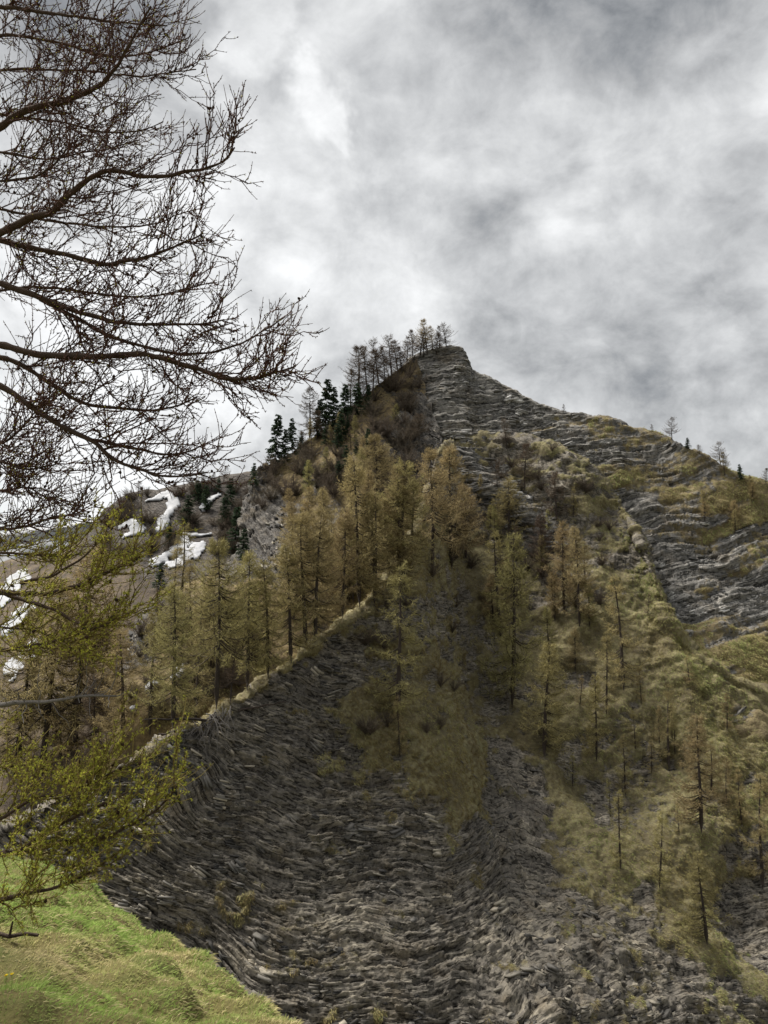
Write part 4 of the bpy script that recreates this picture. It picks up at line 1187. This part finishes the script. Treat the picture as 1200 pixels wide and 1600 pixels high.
fill('brush', (160, 400, 765, 880), 95, 2.5, 4.5, [''], 'bare dark bush on the snowy heath shoulder', 'bushes on the heath shoulder', [0, 1, 2], 'shrub', names=('hill',))
fill('brush', (700, 960, 700, 960), 44, 1.6, 3.2, [''], 'bare brown bush on the slope under the summit face', 'bushes under the summit face', [0, 1, 2], 'shrub', names=('cliff',))
fill('brush', (560, 780, 880, 1180), 14, 1.2, 2.4, [''], 'bare brown bush on the central turf rib', 'bushes on the central turf rib', [0, 1, 2], 'shrub', names=('cliff',))
for (x_, y_, t_, lab_) in ((548, 640, 575, 'dim larch on the skyline between tall spruce and slender larch'), (583, 616, 540, 'skyline larch left of the crooked one'), (602, 600, 545, 'low skyline larch between the crooked and twisted ones'),
                           (628, 585, 540, 'skyline larch in the notch before the summit clump'), (645, 568, 515, 'outer left larch at the summit clump'), (662, 560, 512, 'larch in the middle of the summit clump, low one'), (682, 556, 518, 'larch behind the summit clump, right side'),
                           (495, 690, 632, 'grey larch under the tall dark spruce'), (468, 712, 668, 'grey larch beside the ragged open spruce')):
    plant('bare', 1, x_, y_, t_, 'bare', lab_, 'tree', 'larches on the mountain')
fill('larch', (450, 640, 650, 790), 14, 4, 7, ['bare', 'green', 'ochre'], 'small larch on the left flank below the skyline', 'small larches on the left flank', [2, 5, 0], names=('hillside',))
fill('spruce', (420, 600, 650, 760), 9, 3, 5.5, [''], 'small dark spruce on the left flank below the skyline', 'small spruces on the left flank', [1, 2], names=('hillside',))
fill('bare', (200, 400, 752, 775), 9, 4, 7, ['bare'], 'tiny bare tree on the skyline of the heath shoulder', 'tiny trees on the shoulder skyline', [1, 2], names=('hill',))

# ------------------------------------------------------------------ exposed roots, fallen trunk, snag on the crest
def roots():
    h = hit(312, 1136); loc = np.array(h[0])
    e = bpy.data.objects.new('root_tangle', None); COL.objects.link(e); e.location = h[0]
    tag(e, 'tangle of exposed dead roots hanging from the eroded turf crest', 'roots')
    rng = np.random.default_rng(77)
    b = Buf(); K = 120; n = 6; tt = np.linspace(0, 1, n)
    st = np.stack([rng.uniform(-3.2, 3.0, K), rng.uniform(-.6, .3, K), rng.uniform(-.3, 1.0, K)], -1); st[:, 2] += st[:, 0] * .45
    d = np.stack([rng.normal(0, .6, K), rng.uniform(-1.3, -.5, K), rng.normal(-.7, .45, K)], -1)
    L = rng.uniform(.7, 2.4, K)
    path = st[:, None] + d[:, None] * (tt[None, :, None] * L[:, None, None]) + np.array([0, 0, -.5]) * (tt ** 2)[None, :, None] * L[:, None, None]
    path += rng.normal(0, .09, path.shape)
    tubes(b, path, rng.uniform(.03, .075, K)[:, None] * (1 - .75 * tt)[None], 4, rng.uniform(0, 1, K))
    link('roots', b.mesh('roots', True), M_dead, e)
    b = Buf(); K = 9
    st = np.stack([rng.uniform(-2.4, 2.0, K), np.full(K, -.4), rng.uniform(0, .6, K)], -1); st[:, 2] += st[:, 0] * .45
    d = np.stack([rng.normal(0, 1, K), rng.uniform(-.5, -.1, K), rng.normal(-.25, .3, K)], -1); L = rng.uniform(1.2, 2.6, K)
    path = st[:, None] + d[:, None] * (tt[None, :, None] * L[:, None, None]) + rng.normal(0, .1, (K, n, 3))
    tubes(b, path, rng.uniform(.12, .22, K)[:, None] * (1 - .6 * tt)[None], 6, rng.uniform(0, 1, K))
    link('main_roots', b.mesh('main_roots', True), M_bark, e)
roots()
def log(p0, p1, r0, r1, lab, mat, name='fallen_log', lift=.15, branches=6):
    a = np.array(hit(*p0)[0]); c = np.array(hit(*p1)[0])
    e = bpy.data.objects.new(name, None); COL.objects.link(e); e.location = a
    tag(e, lab, 'log')
    t_ = np.linspace(0, 1, 8)[:, None]
    pth = (c - a) * t_ + np.array([0, -.2, lift]) + RNG.normal(0, .04, (8, 3))
    b = Buf(); tubes(b, pth[None], np.linspace(r0, r1, 8)[None], 7, [.5]); link('stem', b.mesh('stem', True), mat, e)
    b = Buf()
    i = RNG.integers(2, 8, branches); st = pth[i]
    d = RNG.normal(0, .5, (branches, 3)) + np.array([0, -.3, .3])
    tubes(b, np.stack([st, st + d], 1), np.stack([np.full(branches, r1 * .6), np.full(branches, r1 * .2)], 1), 4, np.zeros(branches))
    link('branch_stubs', b.mesh('branch_stubs', True), mat, e)
log((372, 1112), (448, 1098), .13, .05, 'thin fallen trunk lying below the turf crest', M_bark)
log((720, 1190), (745, 1218), .10, .05, 'short dead trunk lying on the hanging turf tongue', M_dead, branches=3)
log((890, 1330), (930, 1395), .06, .03, 'dead stem lying beside the turf rib over the rock', M_dead, branches=2)

# ------------------------------------------------------------------ the foreground larch
def foreground_larch():
    rng = np.random.default_rng(404)
    base = hit(-280, 1420, ('knoll',))
    bx = np.array([-5.6, 7.9, -3.4]) if base is None else np.array(base[0])
    e = bpy.data.objects.new('foreground_larch', None); COL.objects.link(e); e.location = bx
    e['label'] = 'large near larch reaching in from the left with bare and greening branches'; e['category'] = 'tree'
    Ht = 17.0
    zt = np.linspace(-.4, Ht, 22)
    ax = np.stack([.15 * np.sin(zt * .3), .12 * np.cos(zt * .25) - .12, zt], -1)
    b = Buf(); tubes(b, ax[None], (.23 * (1 - np.clip(zt / Ht, 0, 1)) ** .8 + .02)[None], 12, [.5]); link('trunk', b.mesh('trunk', True), M_bark_near, e)
    def trunk_at(z): return np.array([.15 * math.sin(z * .3), .12 * math.cos(z * .25) - .12, z]) + bx
    # limbs traced through the picture: points (px, py), depth at entry and at tip, base radius, greenness, side shoots per metre
    LIMBS = [
     ([(-60, -12), (0, 5), (60, 20), (110, 28), (180, 36), (250, 40), (322, 62)], 6.8, 6.2, .030, .12, 1.0),
     ([(-70, 60), (0, 55), (70, 62), (140, 80), (210, 84), (290, 60), (322, 30)], 7.4, 7.2, .026, .12, 1.0),
     ([(-60, 225), (0, 199), (43, 169), (87, 160), (147, 141), (173, 115), (195, 78), (234, 9), (250, -40)], 6.6, 6.0, .050, .10, .9),
     ([(-60, 120), (0, 112), (80, 108), (150, 112), (230, 120), (300, 108), (325, 110)], 7.8, 7.4, .022, .12, 1.1),
     ([(-60, 160), (0, 178), (90, 190), (170, 205), (240, 195), (290, 160)], 7.6, 7.6, .022, .12, 1.1),
     ([(-60, 385), (0, 364), (43, 342), (78, 329), (113, 299), (160, 268), (225, 273), (295, 268), (342, 256), (375, 222), (405, 201)], 6.4, 5.9, .052, .08, 1.1),
     ([(-60, 235), (0, 238), (60, 246), (130, 240), (200, 225), (262, 205)], 7.7, 7.9, .022, .15, 1.1),
     ([(-60, 290), (0, 282), (60, 272), (90, 250), (110, 225), (160, 200)], 7.2, 7.0, .020, .12, 1.0),
     ([(-60, 352), (0, 373), (69, 390), (152, 411), (208, 407), (260, 394), (310, 368), (352, 338)], 6.7, 6.4, .046, .14, 1.1),
     ([(-60, 320), (0, 325), (70, 345), (150, 352), (230, 350), (300, 330), (360, 318)], 7.6, 7.6, .022, .14, 1.1),
     ([(-60, 420), (0, 442), (65, 468), (143, 494), (200, 503), (260, 505), (340, 500), (392, 478)], 6.5, 6.2, .045, .12, 1.1),
     ([(-60, 440), (0, 450), (80, 448), (170, 460), (250, 460), (330, 440), (380, 448)], 7.4, 7.2, .022, .12, 1.0),
     ([(-60, 530), (0, 541), (65, 554), (143, 556), (243, 554), (303, 573), (347, 589), (399, 591), (433, 580), (477, 567), (511, 571)], 6.2, 5.7, .048, .10, 1.1),
     ([(60, 468), (110, 492), (170, 522), (240, 545), (300, 552), (370, 540), (430, 505), (455, 470)], 6.5, 6.0, .024, .10, 1.1),
     ([(-60, 545), (0, 558), (43, 576), (87, 606), (130, 628), (195, 638), (262, 641), (310, 622), (330, 610)], 6.4, 6.2, .036, .12, 1.0),
     ([(-60, 575), (0, 604), (43, 632), (87, 660), (143, 688), (173, 714), (225, 736), (277, 745), (329, 736), (364, 712)], 6.2, 5.9, .042, .14, 1.1),
     ([(143, 688), (200, 700), (255, 708), (300, 704), (345, 682)], 6.1, 5.9, .018, .12, 1.1),
     ([(-60, 700), (0, 690), (30, 672), (60, 640), (90, 622)], 6.9, 6.9, .022, .2, 1.0),
     ([(-60, 720), (0, 722), (40, 735), (80, 728), (120, 715)], 6.8, 6.6, .018, .15, 1.1),
     ([(-60, 800), (0, 826), (40, 822), (85, 805), (120, 800), (148, 784)], 6.5, 6.3, .024, .25, 1.0),
     ([(-60, 780), (0, 770), (40, 762), (80, 775), (118, 768)], 6.8, 6.6, .016, .25, 1.0),
     ([(-60, 930), (0, 924), (47, 927), (120, 916), (168, 895), (206, 879), (250, 851)], 5.6, 5.2, .034, .72, 1.0),
     ([(32, 911), (60, 903), (89, 895), (127, 873), (152, 848), (160, 825)], 5.5, 5.3, .014, .7, .9),
     ([(0, 922), (41, 939), (82, 949), (130, 972), (180, 960), (222, 930)], 5.6, 5.3, .018, .8, 1.0),
     ([(-60, 870), (0, 862), (60, 868), (110, 868), (140, 862)], 5.9, 5.8, .014, .6, .9),
     ([(-60, 1020), (0, 1017), (56, 1004), (130, 987), (186, 965), (225, 955)], 5.5, 5.3, .018, .8, 1.0),
     ([(-60, 975), (0, 980), (60, 985), (110, 1010), (150, 1022)], 5.7, 5.6, .014, .75, .9),
     ([(-60, 1300), (0, 1277), (52, 1247), (108, 1238), (160, 1215), (200, 1190)], 5.3, 5.0, .018, .9, 1.2),
     ([(-60, 1345), (0, 1333), (43, 1329), (100, 1316), (152, 1312), (208, 1290), (260, 1250), (290, 1200)], 5.2, 4.8, .030, .9, 1.4),
     ([(-60, 1190), (0, 1200), (60, 1195), (110, 1215), (150, 1210)], 5.5, 5.3, .014, .9, .9),
     ([(-60, 1420), (0, 1408), (56, 1394), (108, 1381), (150, 1357), (205, 1318)], 5.2, 4.9, .024, .85, .9),
     ([(30, 1330), (90, 1290), (150, 1262), (210, 1230), (240, 1215)], 5.1, 4.8, .014, .9, 1.3),
    ]
    def curve(pts, d0, d1, n):
        P3 = unproject([p[0] for p in pts], [p[1] for p in pts], np.linspace(d0, d1, len(pts)))
        c = catmull(P3, [n] * (len(pts) - 1))
        c += .035 * np.stack([fbm(c * 3 + 3, 3, 61), fbm(c * 3 + 7, 3, 62), fbm(c * 3 + 11, 3, 63)], -1)
        return c
    def shoots(path, u):
        fi = u * (len(path) - 1); i0 = np.minimum(fi.astype(int), len(path) - 2); fr = (fi - i0)[:, None]
        return path[i0] * (1 - fr) + path[i0 + 1] * fr, norm(path[i0 + 1] - path[i0])
    def grow(p, tg, L, n, up, wig):
        """curved side shoots starting at p along tg"""
        K = len(p); tt = np.linspace(0, 1, n)
        bend = rng.normal(0, .22, (K, 3)) + np.array([0, 0, up])
        path = p[:, None] + L[:, None, None] * (tg[:, None] * tt[None, :, None] + bend[:, None] * (tt ** 2)[None, :, None] * .5)
        path[:, 1:] += rng.normal(0, wig, (K, n - 1, 3)) * L[:, None, None]
        return path
    def side_dirs(tg, spread, fwd):
        K = len(tg)
        r = norm(np.cross(tg, rng.normal(size=(K, 3))))
        d = tg * rng.uniform(fwd * .6, fwd * 1.4, (K, 1)) + r * spread
        d[:, 2] += .12
        return norm(d)
    def pick(paths, k, u):
        n = paths.shape[1]; fi = u * (n - 1); i0 = np.minimum(fi.astype(int), n - 2); fr = (fi - i0)[:, None]
        return paths[k, i0] * (1 - fr) + paths[k, i0 + 1] * fr, norm(paths[k, i0 + 1] - paths[k, i0])
    for (pts, d0, d1, r0, green, dens) in LIMBS:
        path = curve(pts, d0, d1, 7)
        start = pts[0][0] < -30
        path = path[:max(8, int(len(path) * (.88 if green < .5 else .93)))]
        if start:   # join the limb to the trunk
            z0 = path[0][2] - bx[2] - .3
            t0 = trunk_at(max(.5, z0))
            q = np.linspace(0, 1, 8)[:-1, None]
            path = np.concatenate([t0 + (path[0] - t0) * q, path])
        seglen = np.linalg.norm(np.diff(path, axis=0), axis=1); tot = seglen.sum()
        u_arc = np.linspace(0, 1, len(path))
        rad = r0 * .70 * (1 - .90 * u_arc) + .0035
        limb = Buf(); twig = Buf(); need = Buf(); cone = Buf()
        tubes(limb, path[None], rad[None] * (1 + .10 * rng.normal(size=(1, len(path)))), 7, [.5])
        us = .10 if not start else .27
        vis = tot * (1 - us)
        n1 = max(6, int(vis * (13.5 if green < .5 else 7.0) * dens))
        u = np.sort(rng.uniform(us, .985, n1)); p, tg = shoots(path, u)
        d = side_dirs(tg, .85, .8) if green < .5 else side_dirs(tg, .55, 1.1)
        L1 = rng.uniform(.28, .95, n1) * (1.12 - .55 * u) * (.8 if green > .5 else 1.0)
        p1 = grow(p, d, L1, 7, .38, .026)
        tubes(twig, p1, (.0065 * (L1 / .7) ** .5)[:, None] * np.linspace(1, .42, 7)[None], 4, rng.uniform(0, .6, n1))
        # the tip itself ends in a shoot
        # second order
        k = np.repeat(np.arange(n1), np.maximum(3, (L1 * 14.5).astype(int)))
        u2 = rng.uniform(.12, .97, len(k)); q, tg2 = pick(p1, k, u2)
        L2 = rng.uniform(.09, .36, len(k)) * (1.1 - .5 * u2) * (.6 + .5 * L1[k])
        p2 = grow(q, side_dirs(tg2, .75, .9), L2, 4, .45, .02)
        tubes(twig, p2, np.full((len(k), 1), .0038) * np.linspace(1, .55, 4)[None], 3, rng.uniform(.1, 1, len(k)))
        # fine shoots straight off the limb
        nf = int(vis * 14); uf = rng.uniform(us, 1, nf); pf, tf = shoots(path, uf)
        Lf = rng.uniform(.05, .22, nf); pf3 = grow(pf, side_dirs(tf, .9, .5), Lf, 4, .4, .02)
        tubes(twig, pf3, np.full((nf, 1), .0036) * np.linspace(1, .55, 4)[None], 3, rng.uniform(.1, 1, nf))
        # spurs: little knobs along every shoot
        allb = []; alld = []
        for (pp, LL, step) in ((p1, L1, .032), (p2, L2, .026), (pf3, Lf, .028)):
            kk = np.repeat(np.arange(len(pp)), np.maximum(1, (LL / step).astype(int)))
            uu = rng.uniform(.05, 1, len(kk)); b_, t_ = pick(pp, kk, uu)
            allb.append(b_); alld.append(norm(np.cross(t_, rng.normal(size=t_.shape)) + .35 * t_ + np.array([0, 0, .25])))
        sb = np.concatenate(allb); sd = np.concatenate(alld); ns = len(sb)
        spikes(twig, sb, sd, rng.uniform(.010, .020, ns), rng.uniform(.0038, .006, ns), rng.uniform(0, .8, ns))
        # needle tufts breaking from the spurs
        gsel = rng.uniform(0, 1, ns) < (green * 1.08 if green > .5 else green * 1.1)
        gb = sb[gsel] + sd[gsel] * .010; gd = sd[gsel]; ng = len(gb)
        if ng:
            B = 10 if green > .5 else 5
            kk = np.repeat(np.arange(ng), B)
            nd_ = gd[kk] * .8 + rng.normal(0, .6, (len(kk), 3))
            ln = rng.uniform(.011, .021, len(kk)) * (1.0 if green > .5 else .62)
            tn = np.clip(np.repeat(.5 + .28 * rng.normal(size=ng), B) + .1 * rng.normal(size=len(kk)), 0, 1)
            leaves1(need, gb[kk], nd_, ln, np.full(len(kk), .0036), tn)
        # cones
        nc = int(vis * (9 if green < .5 else 3)); kc = rng.integers(0, len(p1), nc); cb, ct = pick(p1, kc, rng.uniform(.2, 1, nc))
        if nc:
            prof_r = np.array([.003, .0105, .0115, .007, .001]); prof_z = np.array([0, .006, .014, .022, .027])
            cd = norm(rng.normal(0, .5, (nc, 3)) + np.array([0, 0, .8]))
            cp = cb[:, None] + cd[:, None] * (prof_z[None, :, None] * rng.uniform(.8, 1.25, (nc, 1, 1)))
            tubes(cone, cp, prof_r[None].repeat(nc, 0), 6, rng.uniform(0, 1, nc))
        for bb in (limb, twig, need, cone):
            bb.v = [x - bx.astype(np.float32) for x in bb.v]
        lo = link('limb', limb.mesh('limb', True), M_bark_near, e)
        to = link('twigs', twig.mesh('twigs'), M_twig_green if green > .5 else M_twig_near, lo); tag(to, kind='stuff')
        if not need.empty():
            no = link('needles', need.mesh('needles'), M_needle_near, lo); tag(no, kind='stuff')
        if not cone.empty():
            co = link('cones', cone.mesh('cones', True), M_cone, lo); tag(co, kind='stuff')
    # a dead grey limb with broken twigs
    path = curve([(-60, 1098), (0, 1102), (30, 1098), (65, 1096), (121, 1090), (182, 1090)], 5.4, 5.2, 6)
    t0 = trunk_at(path[0][2] - bx[2] - .1); q = np.linspace(0, 1, 8)[:-1, None]
    path = np.concatenate([t0 + (path[0] - t0) * q, path])
    b = Buf(); tubes(b, path[None] - bx, (.022 * (1 - .85 * np.linspace(0, 1, len(path))) + .003)[None], 7, [.6])
    lo = link('dead_limb', b.mesh('dead_limb', True), M_dead, e); lo['label'] = 'grey dead limb without needles'
    b = Buf(); u = rng.uniform(.45, 1, 26); p, tg = shoots(path, u)
    L = rng.uniform(.08, .30, 26); pp = grow(p, side_dirs(tg, 1.0, .4), L, 5, .1, .05)
    tubes(b, pp - bx, np.full((26, 1), .004) * np.linspace(1, .4, 5)[None], 4, rng.uniform(0, 1, 26))
    link('dead_twigs', b.mesh('dead_twigs'), M_dead, lo)
foreground_larch()

# ------------------------------------------------------------------ grass on the knoll
def knoll_grass():
    rng = np.random.default_rng(55)
    A = KG[:-1, :-1]; Bq = KG[:-1, 1:]; Cq = KG[1:, :-1]; Dq = KG[1:, 1:]
    area = np.linalg.norm(np.cross(Bq - A, Cq - A), axis=-1)
    ctr = (A + Dq) / 2
    depth = ctr[..., 1] * CP + ctr[..., 2] * SP
    yc = -ctr[..., 1] * SP + ctr[..., 2] * CP
    px = 600 + F * ctr[..., 0] / np.maximum(depth, .1); py = 800 - F * yc / np.maximum(depth, .1)
    row = np.arange(area.shape[0])[:, None] * np.ones_like(area)
    vis = (depth > 2.2) & (px > -120) & (px < 640) & (py < 1700) & (py > 1250) & (row < area.shape[0] - 14)
    wgt = np.where(vis, area / np.maximum(depth, 3.0) ** .7, 0).ravel(); wgt /= wgt.sum()
    Nn = 120000
    ci = rng.choice(len(wgt), Nn, p=wgt); i, j = np.unravel_index(ci, area.shape)
    u, v = rng.uniform(0, 1, (2, Nn, 1))
    p = A[i, j] * (1 - u) * (1 - v) + Bq[i, j] * u * (1 - v) + Cq[i, j] * (1 - u) * v + Dq[i, j] * u * v
    gx = np.gradient(KG, axis=1); gy = np.gradient(KG, axis=0); nn = norm(np.cross(gx, gy)); nn = np.where(nn[..., 2:3] < 0, -nn, nn)
    nrm = nn[i, j]
    dp = depth[i, j]
    q = p.copy(); q[:, 2] = 0
    tuft = fbm(q / .55, 3, 201); patch = fbm(q / 1.3 + 4, 3, 203); comb = fbm(q / 1.1 + 8, 2, 205)
    greenp = sstep(-.55, .05, patch + .3 * tuft)
    # fresh green runs down the middle, straw to the left and along the edge
    tone = np.clip(.26 + .55 * greenp + .22 * tuft + .10 * rng.normal(size=Nn), 0, 1)
    dead = rng.uniform(0, 1, Nn) < .30 - .22 * greenp
    tone = np.where(dead, rng.uniform(0, .3, Nn), tone)
    L = (.022 + .034 * np.clip(tuft + .25, 0, 1) + .025 * rng.uniform(0, 1, Nn)) * np.where(dead, 1.5, 1.0) * np.clip(dp / 5.0, .8, 1.6)
    flow = np.stack([.55 + .5 * comb, .25 + .4 * patch, -.18 + 0 * comb], -1)
    d = nrm * np.where(dead, .30, .75)[:, None] + flow * np.where(dead, 1.05, .5)[:, None] + rng.normal(0, .34, (Nn, 3))
    d[:, 2] = np.maximum(d[:, 2], -.05)
    b = Buf()
    wdt = np.clip(.0042 * dp / 4.0, .004, .012) * rng.uniform(.7, 1.4, Nn)
    ribbons(b, p - nrm * .01, d, L, wdt, tone, droop=np.where(dead, .25, .18))
    o = link('meadow_grass', b.mesh('meadow_grass'), M_grass)
    tag(o, 'mixed green and straw grass covering the foreground knoll', 'grass', kind='stuff')
knoll_grass()

# ------------------------------------------------------------------ small things on the knoll
def blob_rock(px, py, size, lab, seed):
    h = hit(px, py)
    import bmesh
    bm = bmesh.new(); bmesh.ops.create_icosphere(bm, subdivisions=3, radius=1)
    V = np.array([v.co for v in bm.verts]); Fc = np.array([[v.index for v in f.verts] for f in bm.faces]); bm.free()
    cell = np.round(V * 2.2 + .3 * fbm(V * 1.5 + seed, 2, seed)[:, None]) / 2.2
    V = (.55 * V + .45 * cell) * (1 + .25 * fbm(V * 1.3 + seed, 3, seed + 1))[:, None] * np.array(size)
    o = link('stone', make_mesh('stone', V, [Fc]), M_stone); o.location = h[0] + Vector((0, 0, size[2] * .3))
    tag(o, lab, 'stone')
blob_rock(112, 1345, (.42, .35, .40), 'pale boulder at the far edge of the knoll under green twigs', 3)
blob_rock(205, 1418, (.10, .08, .05), 'small pale stone on the rim of the knoll', 5)
def stick():
    h = hit(20, 1478, ('knoll',)); a = h[0]
    b = Buf(); t_ = np.linspace(0, 1, 7)[:, None]
    pth = np.array([-.55, .1, .06]) + np.array([.75, -.05, .02]) * t_ + RNG.normal(0, .012, (7, 3))
    tubes(b, pth[None], np.linspace(.028, .014, 7)[None], 7, [.1])
    tubes(b, np.stack([pth[4], pth[4] + [.03, -.02, .14]])[None], np.array([[.014, .008]]), 5, [.1])
    o = link('broken_stick', b.mesh('broken_stick', True), M_bark_near); o.location = a
    tag(o, 'dark broken stick lying on the knoll at the left edge', 'stick')
stick()
def flower(px, py, lab):
    m = bpy.data.materials.get('yellow_petal')
    if m is None:
        m, t = new_mat('yellow_petal'); finish(t, (.75, .58, .03), .6)
    h = hit(px, py, ('knoll',)); a = h[0]
    e = bpy.data.objects.new('yellow_flower', None); COL.objects.link(e); e.location = a; tag(e, lab, 'flower', 'yellow flowers on the knoll')
    b = Buf(); tubes(b, np.array([[[0, 0, 0], [.005, 0, .05], [.0, 0, .10]]]), np.full((1, 3), .002), 4, [.9]); link('stem', b.mesh('stem'), M_grass, e)
    b = Buf(); an = np.arange(6) / 6 * 6.283
    ribbons(b, np.tile([[0, 0, .10]], (6, 1)), np.stack([np.cos(an), np.sin(an), .6 + 0 * an], -1), np.full(6, .017), np.full(6, .012), None, 0.1)
    link('petals', b.mesh('petals'), m, e)
flower(8, 1549, 'left one of two yellow flowers in the grass'); flower(17, 1547, 'right one of two yellow flowers in the grass')
print('tris', sum(sum(len(p.vertices) - 2 for p in me.polygons) for me in []) if False else sum(len(me.loops) - 2 * len(me.polygons) for me in bpy.data.meshes), 'objects', len(bpy.data.objects))
